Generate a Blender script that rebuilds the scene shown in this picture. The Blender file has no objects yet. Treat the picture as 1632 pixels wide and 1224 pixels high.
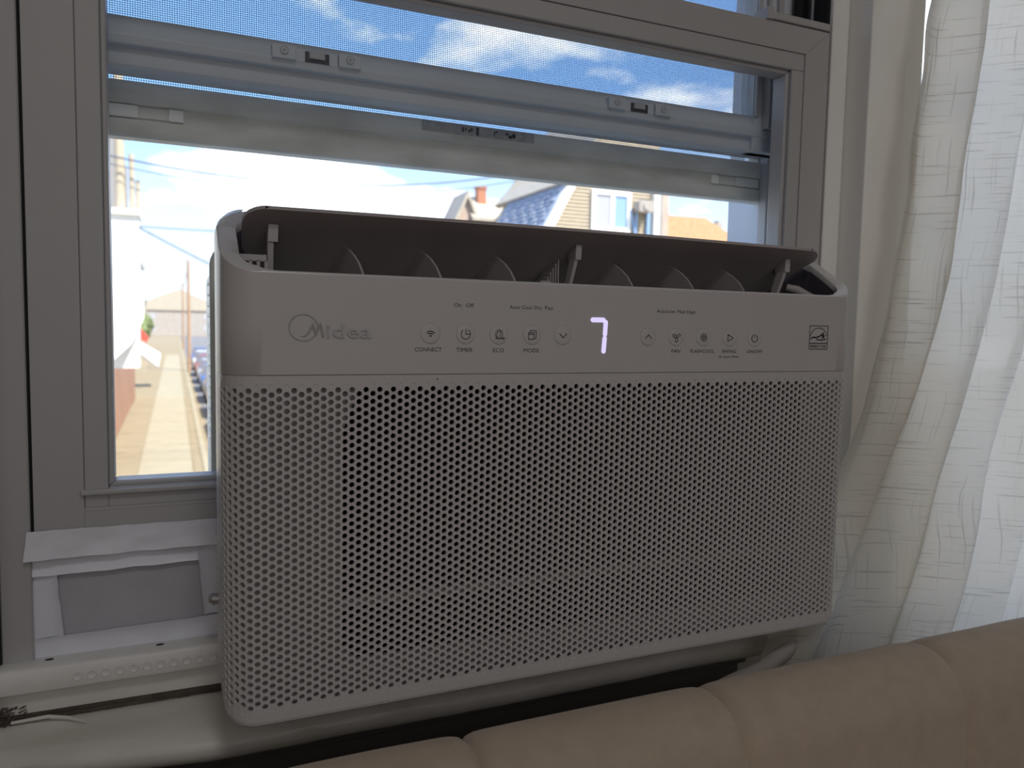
import bpy, bmesh, math, random
from math import pi, sin, cos, radians as rad
from mathutils import Vector, Matrix, noise
random.seed(7)
SC = bpy.context.scene
COL = SC.collection

# ------------------------------------------------------------------ camera
cd = bpy.data.cameras.new('camera'); cam = bpy.data.objects.new('camera', cd); COL.objects.link(cam)
_r = ((0.9161766792, -0.4002799339, 0.0199064554), (-0.0124160891, -0.0779944378, -0.9968764760), (0.4005822428, 0.9130678190, -0.0764265963))
cam.matrix_world = Matrix(((_r[0][0], -_r[1][0], -_r[2][0], -0.02736199),
                           (_r[0][1], -_r[1][1], -_r[2][1], -0.53264617),
                           (_r[0][2], -_r[1][2], -_r[2][2], 1.01862378), (0, 0, 0, 1)))
cd.sensor_width = 36; cd.lens = 1226 / 1632 * 36; cd.clip_start = 0.02; cd.clip_end = 600
cd.dof.use_dof = True; cd.dof.focus_distance = 0.62; cd.dof.aperture_fstop = 9.0
SC.camera = cam
# ------------------------------------------------------------------ world
w = bpy.data.worlds.new('sky'); SC.world = w; w.use_nodes = True
nt = w.node_tree; nt.nodes.clear()
def N(t, typ, **k):
    n = t.nodes.new(typ)
    for a, b in k.items():
        if a in n.inputs: n.inputs[a].default_value = b
        else: setattr(n, a, b)
    return n
def L(t, a, b): t.links.new(a, b)
tc = N(nt, 'ShaderNodeTexCoord'); sp = N(nt, 'ShaderNodeSeparateXYZ'); L(nt, tc.outputs['Generated'], sp.inputs[0])
grad = N(nt, 'ShaderNodeValToRGB'); L(nt, sp.outputs['Z'], grad.inputs[0])
cr = grad.color_ramp; cr.elements[0].position = 0.0; cr.elements[0].color = (.28, .355, .40, 1)
cr.elements[1].position = .12; cr.elements[1].color = (.36, .50, .68, 1)
for p, c in ((.24, (.20, .385, .73, 1)), (.5, (.17, .34, .70, 1)), (1, (.12, .28, .7, 1))):
    e = cr.elements.new(p); e.color = c
mp = N(nt, 'ShaderNodeMapping'); mp.inputs['Scale'].default_value = (1, 1, 2.6); mp.inputs['Location'].default_value = (.35, .1, .25)
L(nt, tc.outputs['Generated'], mp.inputs[0])
nz = N(nt, 'ShaderNodeTexNoise', Scale=3.1, Detail=7.0, Roughness=.55, Distortion=.4); L(nt, mp.outputs[0], nz.inputs['Vector'])
clo = N(nt, 'ShaderNodeValToRGB'); L(nt, nz.outputs['Fac'], clo.inputs[0])
clo.color_ramp.elements[0].position = .50; clo.color_ramp.elements[1].position = .64
hz = N(nt, 'ShaderNodeMapRange'); L(nt, sp.outputs['Z'], hz.inputs['Value'])
hz.inputs['From Min'].default_value = .04; hz.inputs['From Max'].default_value = .27; hz.inputs['To Min'].default_value = .22; hz.inputs['To Max'].default_value = 0.0
mx0 = N(nt, 'ShaderNodeMath', operation='MAXIMUM'); L(nt, clo.outputs[0], mx0.inputs[0]); L(nt, hz.outputs[0], mx0.inputs[1])
mix = N(nt, 'ShaderNodeMixRGB'); L(nt, mx0.outputs[0], mix.inputs[0]); L(nt, grad.outputs[0], mix.inputs[1]); mix.inputs[2].default_value = (1.12, 1.14, 1.18, 1)
bg = N(nt, 'ShaderNodeBackground', Strength=1.0); L(nt, mix.outputs[0], bg.inputs[0])
wo = N(nt, 'ShaderNodeOutputWorld'); L(nt, bg.outputs[0], wo.inputs[0])
# ------------------------------------------------------------------ sun and added room fills
sl = bpy.data.lights.new('sun', 'SUN'); sl.energy = 3.9; sl.angle = rad(.6); sl.color = (1, .93, .82)
so = bpy.data.objects.new('sun', sl); COL.objects.link(so)
so.rotation_euler = Vector((.35, -.6, .95)).to_track_quat('Z', 'Y').to_euler()
al = bpy.data.lights.new('room_fill', 'AREA'); al.energy = 3.25; al.shape = 'RECTANGLE'; al.size = 2.6; al.size_y = 1.7; al.color = (1, .955, .95)  # added soft fill behind the camera, stands for no visible source
ao = bpy.data.objects.new('room_fill', al); COL.objects.link(ao); ao.location = (.1, -2.7, 1.6)
ao.rotation_euler = (Vector((.1, -2.7, 1.6)) - Vector((.25, 0, .9))).to_track_quat('Z', 'Y').to_euler()
cl_ = bpy.data.lights.new('overhead_rim_fill', 'AREA'); cl_.energy = 2.2; cl_.shape = 'DISK'; cl_.size = .45; cl_.color = (1, .97, .95)  # added overhead fill: highlights the vent rim and lifts the sill
co_ = bpy.data.objects.new('overhead_rim_fill', cl_); COL.objects.link(co_); co_.location = (.1, -1.35, 2.44)
SC.view_settings.view_transform = 'Standard'; SC.view_settings.look = 'None'
SC.view_settings.gamma = 1; SC.view_settings.use_curve_mapping = False
SC.view_settings.exposure = 1.22
SC.cycles.use_denoising = True
SC.cycles.max_bounces = 10; SC.cycles.diffuse_bounces = 5; SC.cycles.transparent_max_bounces = 24
SC.cycles.sample_clamp_indirect = 6

# ------------------------------------------------------------------ materials
def s2l(c):
    f = lambda v: v / 12.92 if v <= .04045 else ((v + .055) / 1.055) ** 2.4
    return tuple(f(v) for v in c)
def mat(name, col, rough=.5, var=0.0, scale=20., bump=0.0, bscale=200., spec=.5, metal=0., col2=None, stretch=None, coords='Object', sheen=0.):
    m = bpy.data.materials.new(name); m.use_nodes = True; t = m.node_tree; b = t.nodes['Principled BSDF']
    b.inputs['Roughness'].default_value = rough; b.inputs['Specular IOR Level'].default_value = spec; b.inputs['Metallic'].default_value = metal
    b.inputs['Sheen Weight'].default_value = sheen
    c = col
    tcn = N(t, 'ShaderNodeTexCoord'); vec = tcn.outputs[coords]
    if stretch:
        mpn = N(t, 'ShaderNodeMapping'); mpn.inputs['Scale'].default_value = stretch; L(t, vec, mpn.inputs[0]); vec = mpn.outputs[0]
    n = N(t, 'ShaderNodeTexNoise', Scale=scale, Detail=5.0); L(t, vec, n.inputs['Vector'])
    r = N(t, 'ShaderNodeMixRGB'); c2 = col2 or tuple(v * (1 - var) for v in col)
    r.inputs[1].default_value = (*c, 1); r.inputs[2].default_value = (*c2, 1)
    cl = N(t, 'ShaderNodeMapRange'); cl.inputs['From Min'].default_value = .35; cl.inputs['From Max'].default_value = .7; L(t, n.outputs['Fac'], cl.inputs['Value'])
    L(t, cl.outputs[0], r.inputs[0]); L(t, r.outputs[0], b.inputs['Base Color'])
    if bump:
        n2 = N(t, 'ShaderNodeTexNoise', Scale=bscale, Detail=3.0); L(t, vec, n2.inputs['Vector'])
        bp = N(t, 'ShaderNodeBump', Strength=bump, Distance=.001); L(t, n2.outputs['Fac'], bp.inputs['Height']); L(t, bp.outputs[0], b.inputs['Normal'])
    return m
def emis(name, col, st):
    m = bpy.data.materials.new(name); m.use_nodes = True; b = m.node_tree.nodes['Principled BSDF']
    b.inputs['Base Color'].default_value = (.15, .15, .16, 1); b.inputs['Emission Color'].default_value = (*col, 1); b.inputs['Emission Strength'].default_value = st
    return m
def glass(name, tint=(.97, .99, .98), refl=.5):
    m = bpy.data.materials.new(name); m.use_nodes = True; t = m.node_tree; t.nodes.clear()
    o = N(t, 'ShaderNodeOutputMaterial'); tr = N(t, 'ShaderNodeBsdfTransparent'); tr.inputs[0].default_value = (*tint, 1)
    gl = N(t, 'ShaderNodeBsdfGlossy', Roughness=.02); fr = N(t, 'ShaderNodeFresnel', IOR=1.35)
    mm = N(t, 'ShaderNodeMath', operation='MULTIPLY'); mm.inputs[1].default_value = refl; L(t, fr.outputs[0], mm.inputs[0])
    mx = N(t, 'ShaderNodeMixShader'); L(t, mm.outputs[0], mx.inputs[0]); L(t, tr.outputs[0], mx.inputs[1]); L(t, gl.outputs[0], mx.inputs[2]); L(t, mx.outputs[0], o.inputs[0])
    return m
M = dict(
    ac=mat('white_plastic', (.555, .54, .545), .42, .03, 6, .08, 900),
    acr=mat('glossy_rim_plastic', (.60, .59, .60), .22, .02, 6),
    acs=mat('white_plastic_side', (.82, .80, .76), .35, .03, 6),
    casing=mat('lit_white_casing_paint', (.91, .905, .88), .42, .05, 4, .2, 60),  # white paint lightened: glow from the curtain side is put into the colour
    logo=mat('raised_logo_plastic', (.43, .44, .445), .3), apron=mat('shade_darkened_apron', (.17, .165, .16), .6),  # apron: shade of the gap behind the sofa is put into its colour
    ink=mat('dark_ink', (.035, .032, .035), .6),
    acd=mat('grey_inner_plastic', (.40, .36, .37), .55, .1, 9),
    dark=mat('dark_cavity', (.07, .065, .085), .7),
    fil=mat('black_filter', (.004, .004, .006), .9),
    filf=mat('filter_frame', (.42, .40, .395), .6, .08, 12),
    strut=mat('grey_strut', (.50, .47, .48), .5),
    vinyl=mat('white_vinyl', (.47, .465, .475), .38, .06, 4, .03, 300),
    vinylg=mat('grey_white_vinyl', (.62, .66, .72), .45, .12, 8),
    alu=mat('weathered_white_aluminium', (.74, .73, .68), .6, .22, 14, .25, 500, col2=(.56, .55, .50), stretch=(1, 1, 3)),
    paint=mat('old_white_paint', (.82, .82, .80), .42, .1, 5, .25, 60),
    sillp=mat('worn_cream_sill_paint', (.84, .83, .81), .34, .3, 7, .5, 40, col2=(.66, .64, .58), stretch=(1, 2.5, 1)),
    crack=mat('dirty_crack', (.13, .11, .09), .9, .4, 80),
    wall=mat('room_wall_paint', (.62, .60, .56), .8, .04, 3, .2, 80),
    floorm=mat('oak_floor', (.30, .19, .11), .45, .35, 5, .2, 40, stretch=(1, 8, 1)),
    tape=mat('white_tape', (.83, .85, .93), .33, .08, 18, .35, 90),
    foam=mat('grey_foam_board', (.50, .50, .55), .8, .08, 40, .3, 500),
    gap=mat('black_weatherstrip', (.01, .01, .014), .8),
    steel=mat('steel', (.6, .6, .62), .25, metal=1.0),
    cord=mat('white_cord', (.46, .43, .41), .5),
    screenw=mat('grey_screen_wire', (.10, .11, .14), .6),
    sofa=None,
    brick=mat('orange_brick', (.50, .22, .13), .8, .3, 30),
    cream=mat('cream_siding', (.49, .415, .31), .8, .05, 4),
    trimw=mat('white_trim', (.85, .84, .80), .6),
    shing=mat('blue_grey_shingle', (.26, .31, .40), .85, .5, 5, col2=(.42, .47, .55)),
    roofg=mat('beige_roof', (.48, .43, .35), .85, .2, 5),
    roofo=mat('orange_tile_roof', (.60, .36, .20), .85, .2, 5),
    roofr=mat('red_tile_roof', (.52, .26, .23), .85, .2, 5),
    bglass=mat('blue_window_pane', (.26, .40, .62), .15),
    gglass=mat('curtained_window_pane', (.42, .42, .45), .3),
    white=mat('white_stucco', (.78, .76, .70), .8, .05, 2),
    fence=mat('terracotta_fence', (.46, .25, .155), .75, .25, 3, stretch=(1, 1, .2)),
    conc=mat('sunlit_concrete', (.30, .24, .145), .85, .15, 2, .2, 40),
    concl=mat('pale_concrete', (.36, .315, .215), .85, .12, 2, .2, 40),
    asph=mat('asphalt', (.20, .19, .19), .9, .2, 3),
    wood=mat('pole_wood', (.45, .29, .18), .8, .3, 8, stretch=(1, 1, .1)),
    carb=mat('blue_car_paint', (.05, .12, .32), .25), carw=mat('white_car_paint', (.6, .62, .64), .25),
    card=mat('dark_car_paint', (.13, .13, .16), .25), carg=mat('silver_car_paint', (.32, .33, .35), .25), cars=mat('red_car_paint', (.3, .07, .06), .3),
    tyre=mat('tyre', (.02, .02, .02), .8),
    leaf=mat('leaf_green', (.20, .25, .10), .8, .5, 3), cable=mat('cable_black', (.10, .12, .16), .7),
    greyh=mat('grey_house', (.42, .38, .34), .8, .2, 2), pinkh=mat('pinkish_house', (.52, .40, .33), .8, .2, 2),
    redaw=mat('red_awning', (.62, .10, .07), .7), tarp=mat('white_awning_cloth', (.9, .89, .86), .7),
    glass=glass('window_glass', (.955, .965, .965), .3), glass2=glass('storm_glass', (.93, .945, .955), .3),
    led=emis('lavender_led', s2l((.86, .82, 1.0)), .42),
    sticker=mat('worn_label', (.44, .43, .41), .6, .25, 160),
    bodyr=mat('rear_casing', (.70, .66, .56), .5, .05, 6),
    adh=mat('grey_hole_metal', (.25, .25, .26), .5),
)
def sofa_mat():
    m = mat('beige_linen_upholstery', (.52, .43, .34), .85, .10, 60, 0, 100, sheen=.3, spec=.2); t = m.node_tree; b = t.nodes['Principled BSDF']
    tcn = N(t, 'ShaderNodeTexCoord'); hs = []
    for sc_ in ((2200, 160, 160), (160, 2200, 2200)):
        mpn = N(t, 'ShaderNodeMapping'); mpn.inputs['Scale'].default_value = sc_; L(t, tcn.outputs['Object'], mpn.inputs[0])
        n = N(t, 'ShaderNodeTexNoise', Scale=1.0, Detail=2.0); L(t, mpn.outputs[0], n.inputs['Vector']); hs.append(n)
    a = N(t, 'ShaderNodeMath', operation='ADD'); L(t, hs[0].outputs['Fac'], a.inputs[0]); L(t, hs[1].outputs['Fac'], a.inputs[1])
    bp = N(t, 'ShaderNodeBump', Strength=.5, Distance=.0006); L(t, a.outputs[0], bp.inputs['Height']); L(t, bp.outputs[0], b.inputs['Normal'])
    return m
M['sofa'] = sofa_mat()
def curtain_mat():
    m = bpy.data.materials.new('sheer_linen'); m.use_nodes = True; t = m.node_tree; t.nodes.clear()
    o = N(t, 'ShaderNodeOutputMaterial'); uv = N(t, 'ShaderNodeUVMap')
    def nzz(sx, sy, det=2.):
        mpn = N(t, 'ShaderNodeMapping'); mpn.inputs['Scale'].default_value = (sx, sy, 1); L(t, uv.outputs[0], mpn.inputs[0])
        n = N(t, 'ShaderNodeTexNoise', Scale=1.0, Detail=det); L(t, mpn.outputs[0], n.inputs['Vector']); return n.outputs['Fac']
    def thr(x, a, b):
        r = N(t, 'ShaderNodeMapRange'); r.inputs['From Min'].default_value = a; r.inputs['From Max'].default_value = b; L(t, x, r.inputs['Value']); return r.outputs[0]
    def op(o_, a, b):
        n = N(t, 'ShaderNodeMath', operation=o_)
        for i, v in enumerate((a, b)):
            if isinstance(v, (int, float)): n.inputs[i].default_value = v
            else: L(t, v, n.inputs[i])
        return n.outputs[0]
    slubh = thr(nzz(13, 430), .60, .67); slubv = thr(nzz(430, 8), .62, .69)
    slub = op('MAXIMUM', slubh, slubv)
    # plain weave: threads every 1.25 mm
    sx = N(t, 'ShaderNodeSeparateXYZ'); L(t, uv.outputs[0], sx.inputs[0])
    wx = op('SINE', op('MULTIPLY', sx.outputs[0], 2 * pi / .00125), 0); wy = op('SINE', op('MULTIPLY', sx.outputs[1], 2 * pi / .00125), 0)
    hole = thr(op('ADD', wx, wy), .9, 1.7)
    col = N(t, 'ShaderNodeMixRGB'); col.inputs[1].default_value = (.93, .895, .80, 1); col.inputs[2].default_value = (.55, .52, .46, 1); L(t, op('MULTIPLY', slub, .6), col.inputs[0])
    df = N(t, 'ShaderNodeBsdfDiffuse'); tl = N(t, 'ShaderNodeBsdfTranslucent'); tr = N(t, 'ShaderNodeBsdfTransparent')
    L(t, col.outputs[0], df.inputs[0]); L(t, col.outputs[0], tl.inputs[0])
    m1 = N(t, 'ShaderNodeMixShader', Fac=.74); L(t, df.outputs[0], m1.inputs[1]); L(t, tl.outputs[0], m1.inputs[2])
    fac = op('MULTIPLY', op('ADD', op('MULTIPLY', hole, .16), .015), op('SUBTRACT', 1.0, slub))
    m2 = N(t, 'ShaderNodeMixShader'); L(t, fac, m2.inputs[0]); L(t, m1.outputs[0], m2.inputs[1]); L(t, tr.outputs[0], m2.inputs[2]); L(t, m2.outputs[0], o.inputs[0])
    return m
M['curtain'] = curtain_mat()

# ------------------------------------------------------------------ mesh helpers
class MB:
    def __init__(s): s.v = []; s.f = []
    def add(s, vs, fs):
        k = len(s.v); s.v += [tuple(p) for p in vs]; s.f += [tuple(i + k for i in f) for f in fs]; return s
    def box(s, x0, x1, y0, y1, z0, z1):
        return s.add([(x0, y0, z0), (x1, y0, z0), (x1, y1, z0), (x0, y1, z0), (x0, y0, z1), (x1, y0, z1), (x1, y1, z1), (x0, y1, z1)],
                     [(3, 2, 1, 0), (4, 5, 6, 7), (0, 1, 5, 4), (1, 2, 6, 5), (2, 3, 7, 6), (3, 0, 4, 7)])
    def prism(s, pts, ax, a, b):
        """polygon pts (2D) extruded along axis ax from a to b; plane axes in order of the remaining two"""
        def P(p, c):
            q = list(p); q.insert('xyz'.index(ax), c); return tuple(q)
        n = len(pts); vs = [P(p, a) for p in pts] + [P(p, b) for p in pts]
        fs = [tuple(range(n)), tuple(range(2 * n - 1, n - 1, -1))] + [(i + n, (i + 1) % n + n, (i + 1) % n, i) for i in range(n)]
        return s.add(vs, fs)
    def tube(s, path, r, n=8, cap=True):
        rs = r if isinstance(r, (list, tuple)) else [r] * len(path)
        P = [Vector(p) for p in path]; rings = []; up = None
        for i, p in enumerate(P):
            d = ((P[min(i + 1, len(P) - 1)] - P[max(i - 1, 0)])).normalized()
            if up is None:
                up = Vector((0, 0, 1)) if abs(d.z) < .9 else Vector((1, 0, 0))
            u = d.cross(up).normalized(); vv = u.cross(d).normalized(); up = vv
            rings.append([p + (u * cos(2 * pi * k / n) + vv * sin(2 * pi * k / n)) * rs[i] for k in range(n)])
        vs = [q for rg in rings for q in rg]; fs = []
        for i in range(len(P) - 1):
            for k in range(n):
                fs.append((i * n + k, i * n + (k + 1) % n, (i + 1) * n + (k + 1) % n, (i + 1) * n + k))
        if cap: fs += [tuple(range(n - 1, -1, -1)), tuple(range((len(P) - 1) * n, len(P) * n))]
        return s.add(vs, fs)
    def grid(s, rows):
        """rows: list of equally long point lists -> quads"""
        n = len(rows[0]); vs = [p for r in rows for p in r]
        fs = [(i * n + j, i * n + j + 1, (i + 1) * n + j + 1, (i + 1) * n + j) for i in range(len(rows) - 1) for j in range(n - 1)]
        return s.add(vs, fs)
    def build(s, name, m, parent=None, smooth=False, bevel=0, fix=True, segs=1):
        me = bpy.data.meshes.new(name)
        me.from_pydata(s.v, [], s.f); me.update()
        if fix or bevel:
            bm = bmesh.new(); bm.from_mesh(me)
            if fix: bmesh.ops.recalc_face_normals(bm, faces=bm.faces)
            if bevel:
                es = [e for e in bm.edges if len(e.link_faces) == 2 and e.calc_face_angle(0) > .5]
                bmesh.ops.bevel(bm, geom=es, offset=bevel, segments=segs, profile=.5, affect='EDGES', clamp_overlap=True)
            bm.to_mesh(me); bm.free()
        if smooth:
            me.shade_smooth()
            if hasattr(me, 'set_sharp_from_angle'): me.set_sharp_from_angle(angle=rad(38 if smooth is True else smooth))
        me.materials.append(M[m] if isinstance(m, str) else m)
        o = bpy.data.objects.new(name, me); COL.objects.link(o)
        if parent: o.parent = parent
        return o
def tag(o, label=None, cat=None, group=None, kind=None):
    if label: o['label'] = label
    if cat: o['category'] = cat
    if group: o['group'] = group
    if kind: o['kind'] = kind
    return o
def empty(name, loc=(0, 0, 0)):
    o = bpy.data.objects.new(name, None); COL.objects.link(o); o.location = loc; return o
def adopt(root):
    """children were built in world coordinates: keep them there under a root that stands at its base"""
    mi = Matrix.Translation(-Vector(root.location))
    for c in COL.objects:
        if c.parent == root: c.matrix_parent_inverse = mi
def copy_tree(o, parent=None):
    c = o.copy(); COL.objects.link(c); c.parent = parent
    if parent is not None: c.matrix_parent_inverse = o.matrix_parent_inverse.copy()
    for ch in [q for q in COL.objects if q.parent == o]: copy_tree(ch, c)
    return c
def rrect(cx, cz, w_, h_, r, n=6):
    pts = []
    for (sx, sz, a0) in ((1, 1, 0), (-1, 1, 90), (-1, -1, 180), (1, -1, 270)):
        for k in range(n + 1):
            a = rad(a0 + 90 * k / n); pts.append((cx + sx * (w_ / 2 - r) + r * cos(a), cz + sz * (h_ / 2 - r) + r * sin(a)))
    return pts
def mitred(mb, x0, x1, z0, z1, wl, wr, wb, wt, y0, y1, g=.0004):
    """picture-frame of four mitred lengths"""
    o = [(x0, z0), (x1, z0), (x1, z1), (x0, z1)]; i = [(x0 + wl, z0 + wb), (x1 - wr, z0 + wb), (x1 - wr, z1 - wt), (x0 + wl, z1 - wt)]
    sh = [(0, -g), (g, 0), (0, g), (-g, 0)]
    for k in range(4):
        q = (k + 1) % 4; d = sh[k]
        mb.prism([(p[0] + d[0], p[1] + d[1]) for p in (o[k], o[q], i[q], i[k])], 'y', y0, y1)

# ================================================================== SETTING: room shell
def struct(o): o['kind'] = 'structure'; return o
WX0, WX1, WZ0, WZ1 = -.150, .668, .700, 1.80          # opening of window_1
VX0, VX1, VZ0 = .752, 1.62, .60                        # opening of window_2
b = MB(); b.box(-1.8, 3.0, -3.4, .11, -.1, 0); struct(b.build('floor', 'floorm'))
b = MB(); b.box(-1.9, 3.1, -3.5, .30, 2.5, 2.62); struct(b.build('ceiling', 'wall'))
b = MB(); yw, ye = .11, .30
b.box(-1.8, WX0, yw, ye, 0, 2.5); b.box(WX1, .7205, .156, ye, 0, 2.5); b.box(.7205, .752, .11, ye, 0, .6); b.box(.7205, .752, .11, ye, 1.8, 2.5); b.box(VX1, 3.0, yw, ye, 0, 2.5)
b.box(WX0, WX1, yw, ye, 0, WZ0); b.box(WX0, WX1, yw, ye, WZ1, 2.5); b.box(VX0, VX1, yw, ye, 0, VZ0); b.box(VX0, VX1, yw, ye, WZ1, 2.5)
struct(b.build('wall_back', 'wall'))
b = MB(); b.box(-1.9, -1.8, -3.5, .30, 0, 2.5); struct(b.build('wall_left', 'wall'))
b = MB(); b.box(3.0, 3.1, -3.5, .30, 0, 2.5); struct(b.build('wall_right', 'wall'))
b = MB(); b.box(-1.8, 3.0, -3.5, -3.4, 0, 2.5); struct(b.build('wall_front', 'wall'))
b = MB(); b.box(-2.2, 3.4, -4, .42, 2.62, 3.1); struct(b.build('roof', 'roofg'))

# casings and stops
b = MB()
b.box(.6645, .7205, .098, .155, .60, 1.88)
b.build('trim_1', 'casing', bevel=.0015, segs=2)['kind'] = 'structure'
b = MB(); b.box(-.24, -.1515, .095, .155, .70, 1.88); b.build('trim_2', 'paint', bevel=.002, segs=2)['kind'] = 'structure'
b = MB(); b.box(-.1515, .6645, .098, .1095, 1.80, 1.88); b.build('trim_3', 'paint', bevel=.002, segs=2)['kind'] = 'structure'
b = MB(); b.box(.7205, .7515, .104, .31, .60, 1.80); b.build('trim_4', 'casing', bevel=.001)['kind'] = 'structure'
# stops beside the sash (left, right) and black weatherstrip in the gap
b = MB(); b.box(-.1490, -.1285, .129, .155, .70, 1.80); b.build('trim_5', 'vinyl', bevel=.001)['kind'] = 'structure'
b = MB(); b.box(.6400, .6640, .129, .155, .70, 1.80); b.build('trim_6', 'casing', bevel=.001)['kind'] = 'structure'
b = MB(); b.box(-.1512, -.1490, .128, .156, .70, 1.8); b.box(-.1285, -.1262, .134, .156, .845, 1.8); b.box(.6372, .64, .134, .156, .845, 1.8)
b.build('trim_7', 'gap')['kind'] = 'structure'

# sill board: rounded worn nose, dips a little
rows = []
for i in range(61):
    x = -.5 + 1.02 * i / 60; dn = .0012 * noise.noise(Vector((x * 6, 1, 0))); tw = -.028 * max(0, min(1, (.1 - x) / .4)) * 0
    prof = [(.140, .7135), (.110, .7145), (.085, .7130), (.068, .7120), (.058, .7100), (.052, .7060), (.0500, .700), (.0520, .694), (.057, .690), (.07, .689), (.14, .689)]
    yo = .022 * max(0, min(1, (-.0 - x) / .15))
    rows.append([(x, y + (yo if y < .1 else 0) + .0008 * noise.noise(Vector((x * 25, y * 30, 3))), z + dn + .0007 * noise.noise(Vector((x * 30, y * 60, 0)))) for y, z in prof])
sb = MB(); sb.grid(rows); n = len(rows[0]); sb.f.append(tuple(range(n))); sb.f.append(tuple(range(60 * n, 61 * n)))
sill = struct(sb.build('trim_8', 'sillp', smooth=True)); sill['label'] = 'worn cream painted window sill'
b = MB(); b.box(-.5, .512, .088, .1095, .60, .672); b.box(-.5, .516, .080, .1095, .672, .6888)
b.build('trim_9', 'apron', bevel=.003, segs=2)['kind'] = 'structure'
# backing strip behind rail and dark crack with lifting paint
b = MB(); b.box(-.5, .70, .122, .150, .7195, .745); b.build('trim_10', 'sillp', bevel=.001)['kind'] = 'structure'
b = MB(); b.box(-.5, .70, .1215, .148, .7135, .7197)
for k in range(90): q = Vector((-.150 + .016 * random.random() ** 1.6, .116 + .006 * random.random(), .7150 + .012 * random.random())); b.tube([q, q + Vector((.0022, .0008, .0012 * random.random()))], .0005, 4)
for k in range(16):
    x = -.16 + random.random() * .16; b.tube([(x, .1195, .7150), (x + .03, .1185 + .001 * random.random(), .7158 + .002 * random.random()), (x + .06, .1192, .7150 + .003 * random.random())], .0005, 5)
b.build('trim_11', 'crack')['kind'] = 'structure'
b = MB(); b.tube([(-.142, .116, .7175), (-.118, .113, .7195), (-.104, .107, .7190), (-.092, .1005, .7165)], [.0011, .0014, .0012, .0005], 6)
tag(b.build('paint_sliver', 'sillp', smooth=True), 'lifting sliver of cream paint along the dark crack behind the sill', 'paint flake')

# ================================================================== WINDOW 1
win = struct(empty('window_1', (.255, .15, .70)))
X0, X1, Z0, Z1 = -.1262, .6368, .850, 1.3455
m_ = MB(); wl, wr, wb, wt, g_ = .0335, .0330, .022, .0275, .00015
m_.prism([(X0, Z0), (X0 + wl, Z0), (X0 + wl, Z1 - wt - g_), (X0, Z1 - g_)], 'y', .130, .166); m_.prism([(X1, Z0), (X1, Z1 - g_), (X1 - wr, Z1 - wt - g_), (X1 - wr, Z0)], 'y', .130, .166)
m_.prism([(X0 + wl, Z1 - wt), (X1 - wr, Z1 - wt), (X1, Z1), (X0, Z1)], 'y', .130, .166); m_.prism([(X0 + wl, Z0), (X1 - wr, Z0), (X1 - wr, Z0 + wb), (X0 + wl, Z0 + wb)], 'y', .1301, .166)
low = m_.build('lower_sash', 'vinyl', win, bevel=.0003)
# glazing bead frame (stepped) left, right, top; recess and ledge below
gb = MB(); a0, a1, c0, c1 = X0 + .0336, X1 - .0331, .8715, 1.3178
gb.box(a0, a0 + .0165, .1312, .158, c0, c1); gb.box(a1 - .0165, a1, .1312, .158, c0, c1 - .0182); gb.box(a0 + .0165, a1, .1312, .158, c1 - .018, c1); gb.box(a0 + .0165, a1 - .0165, .1313, .158, c0, c0 + .0155)
gb.build('glazing_frame', 'vinyl', low, bevel=.0008)
bd = MB(); mitred(bd, -.0762, .5873, .8865, 1.3000, .0042, .0046, .0045, .0045, .1355, .156, g=0)
bd.build('glazing_bead', 'vinyl', low, bevel=.0014, segs=2)
lg = MB(); lg.box(-.0950, .600, .1265, .140, .8820, .8862); lg.build('sash_ledge', 'vinyl', low, bevel=.0012, segs=2)
lg = MB(); lg.box(-.0925, .600, .1298, .134, .8690, .8712); lg.build('lower_bead', 'vinyl', low, bevel=.0006)
lk = MB(); lk.box(.556, .6355, .1285, .150, 1.3468, 1.3545); lk.box(.547, .556, .1270, .150, 1.3455, 1.358)
lk.build('tilt_latch', 'vinyl', low, bevel=.0008)
pn = MB(); pn.box(-.0740, .5850, .1520, .1545, .888, 1.298); pn.build('pane', 'glass', low)
# upper sash
us = MB(); UX0, UX1 = -.1262, .6368
us.box(UX0, -.078, .180, .204, 1.222, 1.795); us.box(.5790, UX1, .180, .204, 1.222, 1.795); us.box(UX0, UX1, .180, .204, 1.755, 1.795)
us.prism([(.1870, 1.2630), (.2010, 1.2645), (.2010, 1.222), (.1880, 1.222), (.1860, 1.2240), (.1860, 1.2375), (.1790, 1.2385), (.1780, 1.2455), (.1785, 1.2465)], 'x', UX0, UX1)
up_ = us.build('upper_sash', 'vinylg', win, bevel=.0006)
st = MB(); st.box(.5790, .5835, .1765, .182, 1.26, 1.755); st.box(.5905, .5945, .1745, .182, 1.247, 1.795); st.box(.6050, .612, .1745, .182, 1.247, 1.795)
st.box(.590, .6368, .168, .180, 1.247, 1.36)
st.build('stile_bead', 'vinyl', up_, bevel=.0006)
pn = MB(); pn.box(-.078, .579, .190, .1925, 1.263, 1.755); pn.build('pane', 'glass2', up_)
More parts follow.
